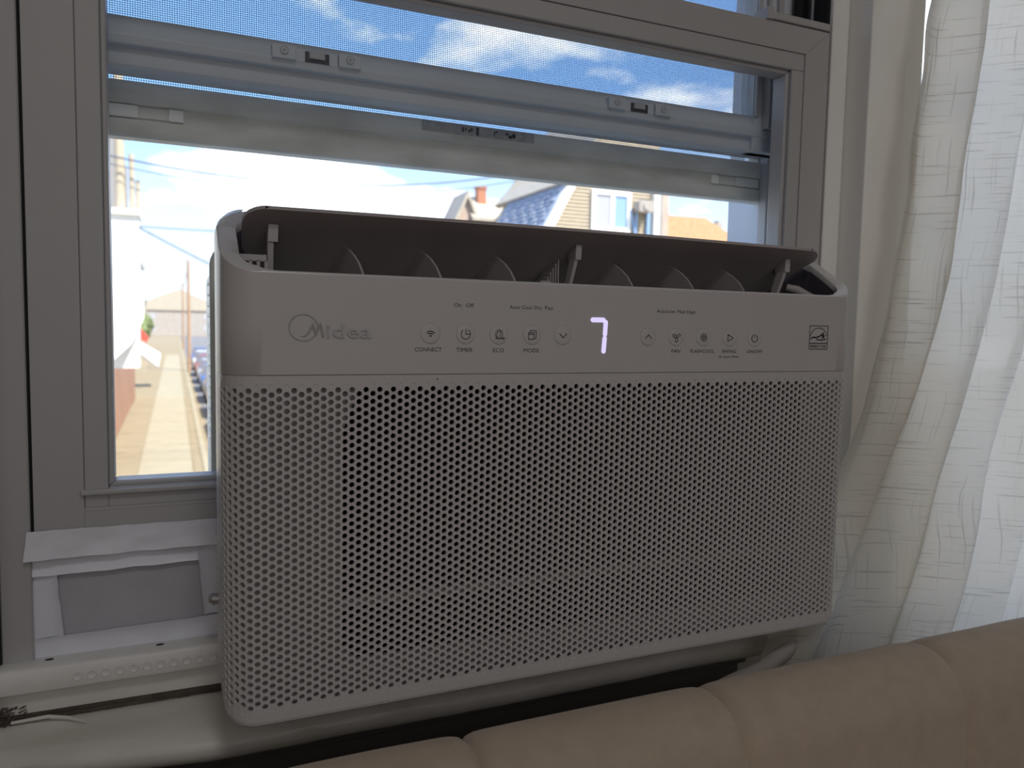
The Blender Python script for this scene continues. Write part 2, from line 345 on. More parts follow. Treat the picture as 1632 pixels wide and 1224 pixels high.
for x in (.0520, .3860):
    kp = MB(); s_ = 1.0
    for a, c in ((x, x + .0200), (x + .0570, x + .0770)):
        kp.box(a, c, .1742, .188, 1.2445, 1.2560); xc = (a + c) / 2
        kp.prism([(xc + .0032 * cos(t_ * pi / 6), 1.2510 + .0032 * sin(t_ * pi / 6)) for t_ in range(12)], 'y', .1732, .1745)
    kp.build('keeper_plate', 'vinylg', up_, bevel=.0004)
    sc_ = MB()
    for xc in (x + .0100, x + .0670):
        sc_.box(xc - .0020, xc + .0020, .1729, .1734, 1.2507, 1.2513); sc_.box(xc - .0003, xc + .0003, .1729, .1734, 1.249, 1.253)
        for t_ in range(12):
            a0, a1 = t_ * pi / 6, (t_ + 1) * pi / 6
            sc_.prism([(xc + r_ * cos(q), 1.2510 + r_ * sin(q)) for r_, q in ((.0032, a0), (.0037, a0), (.0037, a1), (.0032, a1))], 'y', .1736, .1742)
    sc_.build('screw', 'acd', up_)
    kp = MB(); kp.box(x + .0280, x + .0315, .1772, .19, 1.2450, 1.2540); kp.box(x + .0455, x + .049, .1772, .19, 1.2450, 1.2540); kp.box(x + .0315, x + .0455, .1772, .19, 1.2450, 1.2480)
    kp.build('lock_slot', 'dark', up_)
    kp = MB(); kp.box(x + .0320, x + .0450, .1755, .19, 1.2482, 1.2545); kp.build('lock_tongue', 'vinyl', up_, bevel=.0004)
    kp = MB(); kp.box(x + .0205, x + .0565, .1776, .186, 1.2446, 1.2550); kp.build('lock_recess', 'vinylg', up_)
# storm window behind: narrow strip, slit with screen, dirty lower rail with slide latches
sw = MB(); SX0, SX1 = -.1262, .6368
sw.prism([(.222, 1.2248), (.226, 1.2260), (.236, 1.2300), (.236, 1.240), (.222, 1.240)], 'x', SX0, SX1)
sw.box(SX0, -.085, .222, .240, 1.174, 1.795); sw.box(.6245, SX1, .222, .240, 1.174, 1.795)
sw.prism([(.2200, 1.2015), (.2185, 1.2025), (.2185, 1.2200), (.2200, 1.2208), (.238, 1.2208), (.238, 1.174), (.2215, 1.1735), (.2195, 1.1745), (.2195, 1.1885), (.2225, 1.1895), (.2225, 1.2008)], 'x', SX0, SX1)
sto = sw.build('storm_window', 'alu', win, bevel=.0005)
sw = MB(); sw.box(.6255, .6368, .206, .2205, .70, 1.795); sw.box(-.1262, -.105, .206, .2205, .70, 1.795); sw.build('storm_track', 'vinyl', sto, bevel=.001)
for (a0, a1, b0, b1) in ((-.086, -.054, -.0300, -.0180), (.591, .6245, .5540, .5640)):
    lt = MB(); lt.box(a0, a1, .2190, .226, 1.1900, 1.2005); lt.box(b0, b1, .2190, .226, 1.1900, 1.2005)
    xa, xb = (a1, b0) if a0 < 0 else (b1, a0)
    lt.build('slide_latch', 'trimw', sto, bevel=.0006)
    lt = MB(); lt.box(xa, xb, .2207, .226, 1.1905, 1.2000); lt.build('latch_grip', 'alu', sto, bevel=.0004)
lt = MB(); lt.box(.199, .322, .2180, .2190, 1.2095, 1.2195); stk = lt.build('sticker', 'sticker', sto)
lt = MB()
for (a, c, z0, z1) in ((.241, .243, 1.2125, 1.217), (.2445, .246, 1.2135, 1.217), (.248, .2500, 1.2125, 1.2155), (.2505, .2525, 1.214, 1.217), (.2565, .2592, 1.2105, 1.2185), (.276, .2770, 1.2115, 1.2165), (.277, .2800, 1.2155, 1.217), (.2890, .2920, 1.2145, 1.2165), (.2925, .2960, 1.2115, 1.2145), (.2965, .3000, 1.2125, 1.2165)):
    lt.box(a, c, .2175, .2181, z0, z1)
lt.build('sticker_print', 'ink', stk)
el = MB(); el.prism([(-.078 + .0095 * cos(k * pi / 10), 1.2325 + .0028 * sin(k * pi / 10)) for k in range(20)], 'y', .2205, .2235); el.build('drain_plug', 'adh', sto)
# insect screen: real wires, 2 mm apart
sc = MB(); x = -.084
while x < .624: sc.box(x - .0002, x + .0002, .2455, .2459, 1.18, 1.79); x += .0020
z = 1.18
while z < 1.79: sc.box(-.084, .624, .2460, .2464, z - .0002, z + .0002); z += .0019
scr = sc.build('insect_screen', 'screenw', sto, fix=False); scr['kind'] = 'stuff'
# vinyl jamb liners
jb = MB()
for (a, c, d) in ((-.1500, -.1265, 1), (.6372, .668, -1)):
    jb.box(a, c, .156, .290, .70, 1.80)
jb.box(-.15, .668, .156, .29, 1.796, 1.80)
jb.build('jamb_liner', 'vinylg', win)
jb = MB(); jb.box(.6330, .6395, .160, .172, 1.3460, 1.795); jb.box(.6240, .633, .168, .172, 1.36, 1.795); jb.build('jamb_track', 'gap', win)
jb = MB(); jb.box(-.150, .668, .150, .30, .695, .735); jb.build('outer_sill', 'paint', win, bevel=.002)
adopt(win)

# ================================================================== WINDOW 2 (behind the curtain)
w2 = struct(empty('window_2', (1.18, .15, .60)))
m_ = MB(); mitred(m_, VX0, VX1, VZ0, 1.80, .03, .045, .06, .045, .150, .186); lo2 = m_.build('lower_sash', 'vinyl', w2, bevel=.001)
pn = MB(); pn.box(VX0 + .03, VX1 - .045, .170, .1725, VZ0 + .06, 1.755); pn.build('pane', 'glass', lo2)
adopt(w2)

# ================================================================== AIR CONDITIONER
W = .558; R = .022; YB = .055; ARC = R * pi / 2
ac = empty('air_conditioner', (W / 2, .10, .7391))
tag(ac, 'white window air conditioner with perforated front, open top flap and lit display', 'air conditioner')
def outl(s, back=YB):
    """position and outward normal on the plan outline; s from left-back round the front to right-back"""
    A = back - R; F = W - 2 * R
    if s < A: return (0, back - s), (-1, 0)
    s -= A
    if s < ARC: a = s / R; return (R - R * cos(a), R - R * sin(a)), (-cos(a), -sin(a))
    s -= ARC
    if s < F: return (R + s, 0), (0, -1)
    s -= F
    if s < ARC: a = s / R; return (W - R + R * sin(a), R - R * cos(a)), (sin(a), -cos(a))
    s -= ARC
    return (W, R + s), (1, 0)
def TOT(back=YB): return 2 * (back - R) + 2 * ARC + W - 2 * R
def sp3(s, z, d, back=YB):
    p, n = outl(s, back); return (p[0] - n[0] * d, p[1] - n[1] * d, z)
def zbot(s, back=YB):
    T_ = TOT(back); e = min(s, T_ - s); fs = back - R + ARC + .004
    t = max(0, min(1, (fs - e) / .036)); return .7391 + .0145 * (1 - math.sqrt(max(0, 1 - t * t * .98)))
T_ = TOT()
# ---- grille: real holes
cw = .004905; zseam = .9812
s_first = (YB - R) + ARC + .0043            # X = 26.3 mm
k0 = -int((s_first - .030) / cw); ncol = 104
cols_ = [(s_first + cw * k, k) for k in range(k0, 104 - k0)]
cols_ = [c for c in cols_ if c[0] < T_ - .028]
vz = .00558; g = MB(); dim = []
ring = 12
def cell(sc0, zc, hw, hh, r):
    """rect cell hw x hh half sizes with a chamfered hole"""
    per = [(hw, 0), (hw, hh), (hw * .36, hh), (0, hh), (-hw * .36, hh), (-hw, hh), (-hw, 0), (-hw, -hh), (-hw * .36, -hh), (0, -hh), (hw * .36, -hh), (hw, -hh)]
    ang = [0, 35, 62, 90, 118, 145, 180, 215, 242, 270, 298, 325]
    vs = [sp3(sc0 + a, zc + c_, 0) for a, c_ in per]
    for rr, d in ((r * 1.07, 0), (r, .0004), (r * .97, .0021)):
        vs += [sp3(sc0 + rr * cos(rad(a)), zc + rr * sin(rad(a)), d) for a in ang]
    fs = []
    for L_ in range(3):
        for k in range(12):
            q = (k + 1) % 12; fs.append((L_ * 12 + k, L_ * 12 + q, (L_ + 1) * 12 + q, (L_ + 1) * 12 + k))
    g.add(vs, fs)
def dimple(sc0, zc, hw, hh, r):
    per = [(hw, 0), (hw, hh), (hw * .36, hh), (0, hh), (-hw * .36, hh), (-hw, hh), (-hw, 0), (-hw, -hh), (-hw * .36, -hh), (0, -hh), (hw * .36, -hh), (hw, -hh)]
    ang = [0, 35, 62, 90, 118, 145, 180, 215, 242, 270, 298, 325]
    vs = [sp3(sc0 + a, zc + c_, 0) for a, c_ in per]
    for rr, d in ((r * 1.02, 0), (r * .9, .00035)):
        vs += [sp3(sc0 + rr * cos(rad(a)), zc + rr * sin(rad(a)), d) for a in ang]
    fs = [(L_ * 12 + k, L_ * 12 + (k + 1) % 12, (L_ + 1) * 12 + (k + 1) % 12, (L_ + 1) * 12 + k) for L_ in range(2) for k in range(12)]
    fs.append(tuple(range(24, 36))); g.add(vs, fs)
for s_, k in cols_:
    odd = k % 2; top = .9714 - (vz / 2 if odd else 0); nrow = 39 if odd else 40
    e = min(s_, T_ - s_); zb = max(zbot(s_ - cw / 2), zbot(s_ + cw / 2))
    low_ = zb + .012 if e < YB - R + ARC else .7525
    zs = [top - vz * j for j in range(nrow)]; zs = [z for z in zs if z > low_]
    for z in zs: cell(s_, z, cw / 2, vz / 2, .00192)
    zt, zl = zs[0] + vz / 2, zs[-1] - vz / 2
    if odd:
        dimple(s_, zs[0] + vz, cw / 2, vz / 2, .0017); zt += vz
        if e > YB - R + ARC * .6: dimple(s_, zs[-1] - vz, cw / 2, vz / 2, .0017); zl -= vz
    for (a, b_) in ((zt, zseam),):
        g.add([sp3(s_ - cw / 2, a, 0), sp3(s_ + cw / 2, a, 0), sp3(s_ + cw / 2, b_, 0), sp3(s_ - cw / 2, b_, 0)], [(0, 1, 2, 3)])
    zbl, zbr = zbot(s_ - cw / 2) + .004, zbot(s_ + cw / 2) + .004
    g.add([sp3(s_ - cw / 2, zbl, 0), sp3(s_ + cw / 2, zbr, 0), sp3(s_ + cw / 2, zl, 0), sp3(s_ - cw / 2, zl, 0)], [(0, 1, 2, 3)])
# side plain strips
for a, b_ in ((0, cols_[0][0] - cw / 2), (cols_[-1][0] + cw / 2, T_)):
    ss = [a + (b_ - a) * i / 6 for i in range(7)]
    g.grid([[sp3(s_, zbot(s_) + .004 + (zseam - zbot(s_) - .004) * j / 2, 0) for s_ in ss] for j in range(3)])
# bottom fillet and top lip
ss = [T_ * i / 220 for i in range(221)]
g.grid([[sp3(s_, zbot(s_) + dz, d) for s_ in ss] for dz, d in ((.004, 0), (.0018, .0005), (.0006, .0018), (0, .004), (0, .018))])
g.grid([[sp3(s_, zseam + dz, d) for s_ in ss] for dz, d in ((0, 0), (.0004, .0005), (.0004, .004))])
gr = g.build('grille', 'ac', ac, fix=False)
for p_ in gr.data.polygons: p_.use_smooth = False
# ---- filter frame, filter, bar behind the grille
f = MB(); FX0, FX1, FZ0, FZ1 = .0800, .500, .777, .9765
yf = .0055
f.add([(.0135, yf, .745), (.5445, yf, .745), (.5445, yf, .981), (.0135, yf, .981), (FX0, yf, FZ0 + .008), (FX0 + .010, yf, FZ0), (FX1, yf, FZ0), (FX1, yf, FZ1), (FX0 + .013, yf, FZ1), (FX0, yf, FZ1 - .034)],
      [(0, 1, 6, 5), (1, 2, 7, 6), (2, 3, 8, 7), (3, 9, 8), (3, 0, 4, 9), (0, 5, 4)])
f.box(FX0, FX1, yf - .001, yf + .002, .8150, .8215)
f.add([(.0135, yf, .745), (.0135, yf, .981), (.0072, .0118, .981), (.0072, .0118, .745), (.0036, .03, .981), (.0036, .03, .745)], [(0, 1, 2, 3), (3, 2, 4, 5)])
f.add([(.5445, yf, .745), (.5445, yf, .981), (.5508, .0118, .981), (.5508, .0118, .745), (.5544, .03, .981), (.5544, .03, .745)], [(0, 1, 2, 3), (3, 2, 4, 5)])
f.build('filter_frame', 'filf', ac)
f = MB(); f.box(.01, .55, .030, .034, .745, .98); f.build('filter', 'fil', ac)
# ---- control panel with rim, and the sloped vent surround
def zr(y): return 1.0505 + .70 * y if y < .03 else 1.0715 + (y - .03) * .62 if y < .05 else 1.0839 + (y - .05) * .42
OUT = []   # outer rim, left-back to right-back
left = [(.070, .0985, 1.1030), (.050, .0985, 1.1028), (.034, .0975, 1.1020), (.024, .0915, 1.1010), (.015, .0830, 1.0985), (.0085, .0735, 1.0948), (.0035, .0625, 1.0900), (.0010, .0530, 1.0858)]
OUT += left
for i in range(6): y = .050 - (.050 - R) * i / 5; OUT.append((0, y, zr(y)))
for i in range(1, 13):
    a = pi / 2 * i / 12; x, y = R - R * cos(a), R - R * sin(a); OUT.append((x, y, 1.0505 + .72 * y + .0013 * (1 - i / 12)))
for i in range(1, 5): OUT.append((R + .0040 * i, 0, 1.0505 + .0008 * (1 - i / 4) ** 2))
NM = 24
half = list(OUT)
for i in range(1, NM): OUT.append((.038 + (W - .076) * i / NM, 0, 1.0505))
OUT += [(W - x, y, z) for x, y, z in reversed(half)]
# ring of surround: outer rim -> lip -> inner opening -> wall down
def inner(p):
    x, y, z = p; m = x > W / 2; xx = W - x if m else x
    if y <= 0.0001:                                   # front
        t = min(1, max(0, (.038 - xx) / .016)) if xx < .038 else 0
        yi = .0026 + .004 * t * t; q = (xx, yi)
        if xx < .026: q = (xx + .0008, yi)
    else:
        if y < R and xx < R:                          # corner
            a = math.atan2(R - y, R - xx); q = (.0260 - .0132 * cos(a), .0195 - .0128 * sin(a))
        elif y <= .0505: q = (.0128, y)
        else: q = (max(.0128, xx + .0105), min(y - .004, .0890))
    zi = zr(q[1]) - .0006
    if y > .0505: zi = min(zi, z - .0040)
    return ((W - q[0]) if m else q[0], q[1], zi)
IN = [inner(p) for p in OUT]
def lip(p, q, t, dz): return tuple(p[i] + (q[i] - p[i]) * t for i in range(2)) + (p[2] + (q[2] - p[2]) * t + dz,)
rows = [OUT]
sr_ = MB()
sr_.grid([[(p[0], p[1], p[2] - .0007) for p in OUT], [lip(p, q, .06, 0) for p, q in zip(OUT, IN)], [lip(p, q, .14, .0002) for p, q in zip(OUT, IN)], [lip(p, q, .97, 0) for p, q in zip(OUT, IN)], [lip(p, q, 1.0, -.0006) for p, q in zip(OUT, IN)], [(q[0], q[1], q[2] - .006) for q in IN]])
sr_.build('vent_surround', 'acr', ac, smooth=50)
cv = MB(); cv.grid([[(q[0], q[1], q[2] - .0058) for q in IN], [(q[0] + (.004 if q[0] < W / 2 else -.004) * (abs(q[0] - W / 2) > .25), q[1] + (.002 if q[1] < .01 else 0), .995) for q in IN]])
cv.add([(.012, .004, .9955), (W - .012, .004, .9955), (W - .012, .112, .9955), (.012, .112, .9955)], [(0, 1, 2, 3)])
cv.add([(.012, .1115, .99), (W - .012, .1115, .99), (W - .012, .0925, 1.098), (.012, .0925, 1.098)], [(0, 1, 2, 3)])
cv.add([(.013, .040, 1.02), (.013, .112, 1.02), (.013, .092, 1.097), (.013, .060, 1.081)], [(0, 1, 2, 3)])
cv.add([(W - .013, .040, 1.02), (W - .013, .112, 1.02), (W - .013, .092, 1.097), (W - .013, .060, 1.081)], [(0, 1, 2, 3)])
cv.build('vent_cavity', 'dark', ac)
# front strip
cp = MB(); i0 = next(i for i, p in enumerate(OUT) if p[1] < YB - .004 and p[0] < .01); i1 = len(OUT) - i0
seg = OUT[i0:i1]
def strip(zlo, inset=0.0):
    pass
def nrm(p):
    x, y, z = p
    if y >= R: return (-1, 0) if x < W / 2 else (1, 0)
    if x < R: a = math.atan2(R - y, R - x); return (-cos(a), -sin(a))
    if x > W - R: a = math.atan2(R - y, x - (W - R)); return (cos(a), -sin(a))
    return (0, -1)
bot = [(p[0] - nrm(p)[0] * .0006, p[1] - nrm(p)[1] * .0006, .9818) for p in seg]; bot1 = [(p[0], p[1], .9824) for p in seg]; botb = [(p[0] - nrm(p)[0] * .005, p[1] - nrm(p)[1] * .005, .9818) for p in seg]
mid_ = [(p[0], p[1], .9824 + (p[2] - .0007 - .9824) * .5) for p in seg]
cp.grid([botb, bot, bot1, mid_, [(p[0], p[1], p[2] - .0007) for p in seg]])
ctl = cp.build('control_panel', 'ac', ac, smooth=45)
# dark joint behind the seam
jn = MB(); jn.box(.0225, W - .0225, .0012, .01, .9806, .9826); jn.build('seam_gasket', 'dark', ac)
# ---- indoor housing behind the front moulding
hb = MB(); rw = []
for y in (.0555, .0565, .0640, .0735, .083, .0925, .1085, .1105):
    ins = .0012 if .0565 <= y <= .1085 else .0028
    zt = 1.0885 + (y - .0555) * .37 if y < .0925 else 1.1020
    rtop = .020 if y > .06 else .004
    if y < .06: zt = 1.0868
    elif y < .07: zt = 1.0905; rtop = .0045
    elif y < .08: zt = 1.0948; rtop = .010
    elif y < .09: zt = 1.0983; rtop = .016
    P_ = []
    zb_ = .7415 + .0
    for k in range(7): a = pi / 2 * k / 6; P_.append((ins + .016 * (1 - sin(a)), y, zb_ + .016 * (1 - cos(a))))
    for k in range(9): a = pi / 2 * k / 8; P_.append((ins + rtop * (1 - cos(a)), y, zt - rtop * (1 - sin(a))))
    P_ = P_[:]
    rw.append(P_)
for mir in (0, 1):
    rr = [[(W - p[0], p[1], p[2]) if mir else p for p in r_] for r_ in rw]; hb.grid(rr)
hb.grid([[(.0172, .055, .7415), (W - .0172, .055, .7415)], [(.0172, .1105, .7415), (W - .0172, .1105, .7415)]])
hb.grid([[(.0172, .004, .7400), (W - .0172, .004, .7400)], [(.0172, .0555, .7415), (W - .0172, .0555, .7415)]])
hb.grid([[(.030, .0880, 1.1015), (W - .030, .0880, 1.1015)], [(.022, .1105, 1.102), (W - .022, .1105, 1.102)]])
hb.grid([[(.003, .1105, .7415), (W - .003, .1105, .7415)], [(.003, .1105, 1.09), (W - .003, .1105, 1.09)]])
hb.grid([[(.022, .1105, 1.09), (W - .022, .1105, 1.09)], [(.022, .1105, 1.102), (W - .022, .1105, 1.102)]])
hb.build('housing', 'acs', ac, smooth=40)
# neck through the window and rear unit
nk = MB(); nk.box(.012, W - .012, .11, .172, .7600, .8460); nk.build('neck', 'acs', ac)
rb = MB(); rb.prism(rrect(W / 2, .892, W, .384, .02), 'y', .1685, .178); rb.prism(rrect(W / 2, .892, W - .004, .380, .02), 'y', .178, .1895); rb.prism(rrect(W / 2, .892, W - .016, .376, .02), 'y', .1895, .480)
rear = rb.build('rear_casing', 'bodyr', ac, bevel=.0012, smooth=True)
lv = MB(); z = .735
while z < 1.055:
    lv.prism([(.0080, z), (.0022, z + .0025), (.0030, z + .0060), (.0080, z + .0070)], 'y', .1960, .305)
    lv.prism([(W - .0080, z), (W - .0022, z + .0025), (W - .0030, z + .0060), (W - .0080, z + .0070)], 'y', .1960, .305); z += .0105
lv.build('side_louvres', 'bodyr', ac)['kind'] = 'stuff'
# ---- flap
fl = MB(); A = Vector((0, .030, 1.0965)); Bk = Vector((0, .097, 1.0470)); dv = (Bk - A); Lf = dv.length; dv.normalize(); nn = Vector((0, dv.z, -dv.y)) * -1
if nn.z < 0: nn = -nn
x0, x1, r_ = .0165, .5435, .017; pts = []
for k in range(9): a = pi / 2 * k / 8; pts.append((x0 + r_ - r_ * sin(a), r_ - r_ * cos(a)))
pts.append((x0 + .003, Lf)); pts.append((x1 - .026, Lf)); pts.append((x1 - .008, r_ + .014))
for k in range(9): a = pi / 2 * k / 8; pts.append((x1 - r_ + r_ * cos(a), r_ - r_ * sin(a)))
# build as grid across the span so it can sag and camber slightly
NS = 40
def fpt(u, t, side):
    lo = (x0 + r_ - math.sqrt(max(0, r_ ** 2 - max(0, r_ - t) ** 2))) if t < r_ else x0 + .003 * (t - r_) / (Lf - r_)
    hi = (x1 - r_ + math.sqrt(max(0, r_ ** 2 - max(0, r_ - t) ** 2))) if t < r_ else x1 - .030 * (t - r_) / (Lf - r_)
    x = lo + (hi - lo) * u
    p = A + dv * t + nn * (.0035 * sin(pi * min(1, t / Lf)) * .8) + nn * (.0016 if side else -.0016)
    zs = .0012 * sin(pi * u) - .0010 * u
    return (x, p.y, p.z + zs)
ts = [0, .0002, .0005, .0012, .002, .003, .006, .010, .014, .017, .025, .036, .05, .065, Lf]
def th(t): return .45 if t == 0 else .8 if t < .002 else 1
for side in (0, 1):
    fl.grid([[fpt(i / NS, t, side) if t else tuple(Vector(fpt(i / NS, 0, side)) * .5 + Vector(fpt(i / NS, 0, 1 - side)) * .5) for i in range(NS + 1)] for t in ts])
for u in (0, 1):
    fl.grid([[fpt(u, t, sd) for t in ts[1:]] for sd in (0, 1)])
fl.build('flap', 'acd', ac, smooth=50)
sa = MB()
def strut(xa, xb, ytop, ztop, w2=.0):
    sa.add([], [])
for (xb, xt, w_) in ((.0340, .0335, .0070), (.2735, .2800, .0055), (.4960, .5060, .0060)):
    m3 = MB(); m3.add([(xb, .050, 1.030), (xb + w_ * .55, .050, 1.030), (xb + w_ * .55, .058, 1.030), (xb, .058, 1.030),
                       (xt, .042, 1.0745), (xt + w_ * .6, .042, 1.0745), (xt + w_ * .6, .052, 1.0745), (xt, .052, 1.0745)],
                      [(3, 2, 1, 0), (4, 5, 6, 7), (0, 1, 5, 4), (1, 2, 6, 5), (2, 3, 7, 6), (3, 0, 4, 7)])
    m3.add([(xt, .041, 1.0740), (xt + w_, .041, 1.0740), (xt + w_, .055, 1.0740), (xt, .055, 1.0740),
            (xt + .0005, .041, 1.0865), (xt + w_ + .0005, .041, 1.0865), (xt + w_ + .0005, .055, 1.0800), (xt + .0005, .055, 1.080)],
           [(3, 2, 1, 0), (4, 5, 6, 7), (0, 1, 5, 4), (1, 2, 6, 5), (2, 3, 7, 6), (3, 0, 4, 7)])
    if xb > .2 and xb < .4:
        for j in range(6): m3.box(xb - .0145 + j * .0024, xb - .0135 + j * .0024, .055, .075, 1.045, 1.056 + j * .0038)
        m3.box(xb - .021, xb - .011, .05, .06, 1.040, 1.0560)
    m3.build('flap_arm', 'strut', ac, bevel=.0003)
for x in (.100, .160, .222, .332, .395, .452):
    v_ = MB(); pr = [(.020, 1.03)] + [(.020 + .058 * sin(pi / 2 * k / 8), 1.022 + .048 * cos(pi / 2 * k / 8) + .0) for k in range(9)]
    pr = [(.020, 1.0)] + [(.030 + .055 * (1 - cos(pi / 2 * k / 8)), 1.040 + .040 * sin(pi / 2 * k / 8)) for k in range(9)] + [(.085, 1.0)]
    n_ = len(pr); vs = []
    for dx in (0, .0016): vs += [(x + dx - (y - .03) * .30, y, z) for y, z in pr]
    v_.add(vs, [tuple(range(n_)), tuple(range(2 * n_ - 1, n_ - 1, -1))] + [(i, (i + 1) % n_, (i + 1) % n_ + n_, i + n_) for i in range(n_)])
    v_.build('vane', 'acd', ac)
cb = MB(); cb.box(.0135, .0320, .034, .036, 1.0595, 1.0640)
for j in range(4): cb.box(.0150 + j * .0052, .0172 + j * .0052, .034, .036, 1.048, 1.0600)
cb.build('vent_comb', 'strut', ac)
hl = MB(); hl.tube([(.512, .045, 1.0600), (.520, .040, 1.0575), (.535, .030, 1.0480)], [.0035, .0045, .004], 10); hl.build('motor_cover', 'acd', ac, smooth=True)
# ---- lettering helpers
def text_mb(txt, x0, x1, z0, h, y=-.00025, depth=.0002, shear=0, offset=0, space=1.0):
    c = bpy.data.curves.new('t', 'FONT'); c.body = txt; c.size = 1; c.shear = shear; c.offset = offset; c.space_character = space; c.resolution_u = 3; c.fill_mode = 'FRONT'
    o = bpy.data.objects.new('t', c); COL.objects.link(o); dg = bpy.context.evaluated_depsgraph_get(); me = bpy.data.meshes.new_from_object(o.evaluated_get(dg))
    vs = [v.co.copy() for v in me.vertices]; fs = [tuple(p.vertices) for p in me.polygons]
    bpy.data.objects.remove(o); bpy.data.curves.remove(c); bpy.data.meshes.remove(me)
    xa, xb = min(v.x for v in vs), max(v.x for v in vs); za, zb = 0.0, .70
    m = MB(); m.add([(x0 + (v.x - xa) / (xb - xa) * (x1 - x0), y, z0 + v.y / .70 * h) for v in vs], fs); return m
def merge(a, b): a.add(b.v, b.f); return a
def pstroke(m, pts, w_, y=-.0003, closed=False):
    """flat ribbon along 2D points on the panel face"""
    P = [Vector(p) for p in pts]; n = len(P)
    rngi = range(n if closed else n - 1)
    for i in rngi:
        a, b_ = P[i], P[(i + 1) % n]; d = (b_ - a)
        if d.length < 1e-9: continue
        d.normalize(); q = Vector((-d.y, d.x)) * w_ / 2; e = d * w_ * .3
        m.add([(a.x - e.x + q.x, y, a.y - e.y + q.y), (b_.x + e.x + q.x, y, b_.y + e.y + q.y), (b_.x + e.x - q.x, y, b_.y + e.y - q.y), (a.x - e.x - q.x, y, a.y - e.y - q.y)], [(0, 1, 2, 3)])
    return m
def arc(cx, cz, r, a0, a1, n=16): return [(cx + r * cos(rad(a0 + (a1 - a0) * k / n)), cz + r * sin(rad(a0 + (a1 - a0) * k / n))) for k in range(n + 1)]
CH = .0030
for txt, a, c, z, h in (('CONNECT', .1297, .1500, .9984, CH), ('TIMER', .1612, .1739, .9983, CH), ('ECO', .1902, .1990, .9981, CH), ('MODE', .2154, .2283, .9981, CH),
                        ('FAN', .3504, .3588, .9984, CH * .95), ('FLASHCOOL', .3694, .3940, .9984, CH * .95), ('SWING', .4022, .4175, .9984, CH * .95), ('& reset filter', .3994, .4207, .9942, .0021), ('ON/OFF', .4293, .4463, .9984, CH * .95),
                        ('On', .1591, .1647, 1.0311, .0028), ('Off', .1683, .1744, 1.0311, .0028), ('Auto', .2030, .2116, 1.0308, .0028), ('Cool', .2131, .2214, 1.0309, .0028), ('Dry', .2237, .2299, 1.0309, .0028), ('Fan', .2329, .2393, 1.0310, .0028),
                        ('Auto', .3345, .3437, 1.0311, .0027), ('Low', .3445, .3522, 1.0312, .0027), ('Med', .3549, .3625, 1.0312, .0027), ('High', .3646, .3728, 1.0312, .0027)):
    text_mb(txt, a, c, z, h, offset=-.006).build('lettering', 'ink', ctl, fix=False)
# ---- buttons
RB = .0072
def button(xc, zc, icon):
    m = MB(); n_ = 32
    def c_(r, y): return [(xc + r * cos(2 * pi * k / n_), y, zc + r * sin(2 * pi * k / n_)) for k in range(n_ + 1)]
    m.grid([c_(RB + .0001, -.00002), c_(RB - .0001, -.00035), c_(RB - .0005, -.00045), c_(.0015, -.00040)]); m.add(c_(.0015, -.00040)[:-1], [tuple(range(n_))])
    bt = m.build('button', 'ac', ctl, smooth=60)
    rg = MB(); rg.grid([c_(RB + .00030, -.0001), c_(RB + .00002, -.0001)]); rg.build('button_ring', 'acd', ctl, fix=False)
    return bt
icons = []
def ico(fn, xc, zc):
    bt = button(xc, zc, None); m = MB(); fn(m, xc, zc); o = m.build('icon', 'ink', bt, fix=False)
YI = -.0007
def i_wifi(m, x, z):
    for r in (.0024, .0040): pstroke(m, arc(x, z - .0022, r, 42, 138), .00055, YI)
    m.add([(x + .0007 * cos(k * pi / 5), YI, z - .0016 + .0007 * sin(k * pi / 5)) for k in range(10)], [tuple(range(10))])
def i_timer(m, x, z): pstroke(m, arc(x, z, .0036, 20, -270 + 20 + 20, 24), .0005, YI); pstroke(m, [(x, z + .0036), (x, z), (x + .0030, z)], .0005, YI); pstroke(m, arc(x, z, .0036, 30, 60, 4), .0005, YI)
def i_eco(m, x, z):
    for (dx, dz, rx, rz, t) in ((-.0008, .0008, .0019, .0030, -20), (.0004, -.0002, .0022, .0032, -30)):
        pstroke(m, [(x + dx + rx * cos(q) * cos(rad(t)) - rz * sin(q) * sin(rad(t)), z + dz + rx * cos(q) * sin(rad(t)) + rz * sin(q) * cos(rad(t))) for q in [k * pi / 9 for k in range(19)]], .00042, YI)
    pstroke(m, [(x - .0030, z - .0030), (x + .0012, z - .0030), (x + .0030, z - .0022)], .0005, YI); pstroke(m, arc(x + .0036, z - .0028, .0008, 0, 360, 10), .0004, YI)
def i_mode(m, x, z):
    pstroke(m, [(x - .0032, z + .0018), (x - .0032, z - .0032), (x + .0014, z - .0032), (x + .0014, z + .0018)], .0005, YI, True); pstroke(m, [(x - .0032, z + .0006), (x + .0014, z + .0006)], .0005, YI)
    pstroke(m, [(x - .0018, z + .0022), (x - .0018, z + .0034), (x + .0032, z + .0034), (x + .0032, z - .0018), (x + .0018, z - .0028)], .0005, YI)
def i_dn(m, x, z): pstroke(m, [(x - .0030, z + .0014), (x, z - .0018), (x + .0030, z + .0014)], .0006, YI)
def i_up(m, x, z): pstroke(m, [(x - .0030, z - .0014), (x, z + .0018), (x + .0030, z - .0014)], .0006, YI)
def i_fan(m, x, z):
    for a0 in (30, 150, 270):
        ca, sa_ = cos(rad(a0)), sin(rad(a0)); pp = [(0, -.0007), (.0038, -.0010), (.0040, .0008), (.0022, .0012), (0, .0007)]
        pstroke(m, [(x + p * ca - q * sa_, z + p * sa_ + q * ca) for p, q in pp], .0005, YI)
def i_flash(m, x, z):
    for k in range(6): a = rad(60 * k); pstroke(m, arc(x + .0022 * cos(a), z + .0022 * sin(a), .0013, 0, 360, 9), .00042, YI)
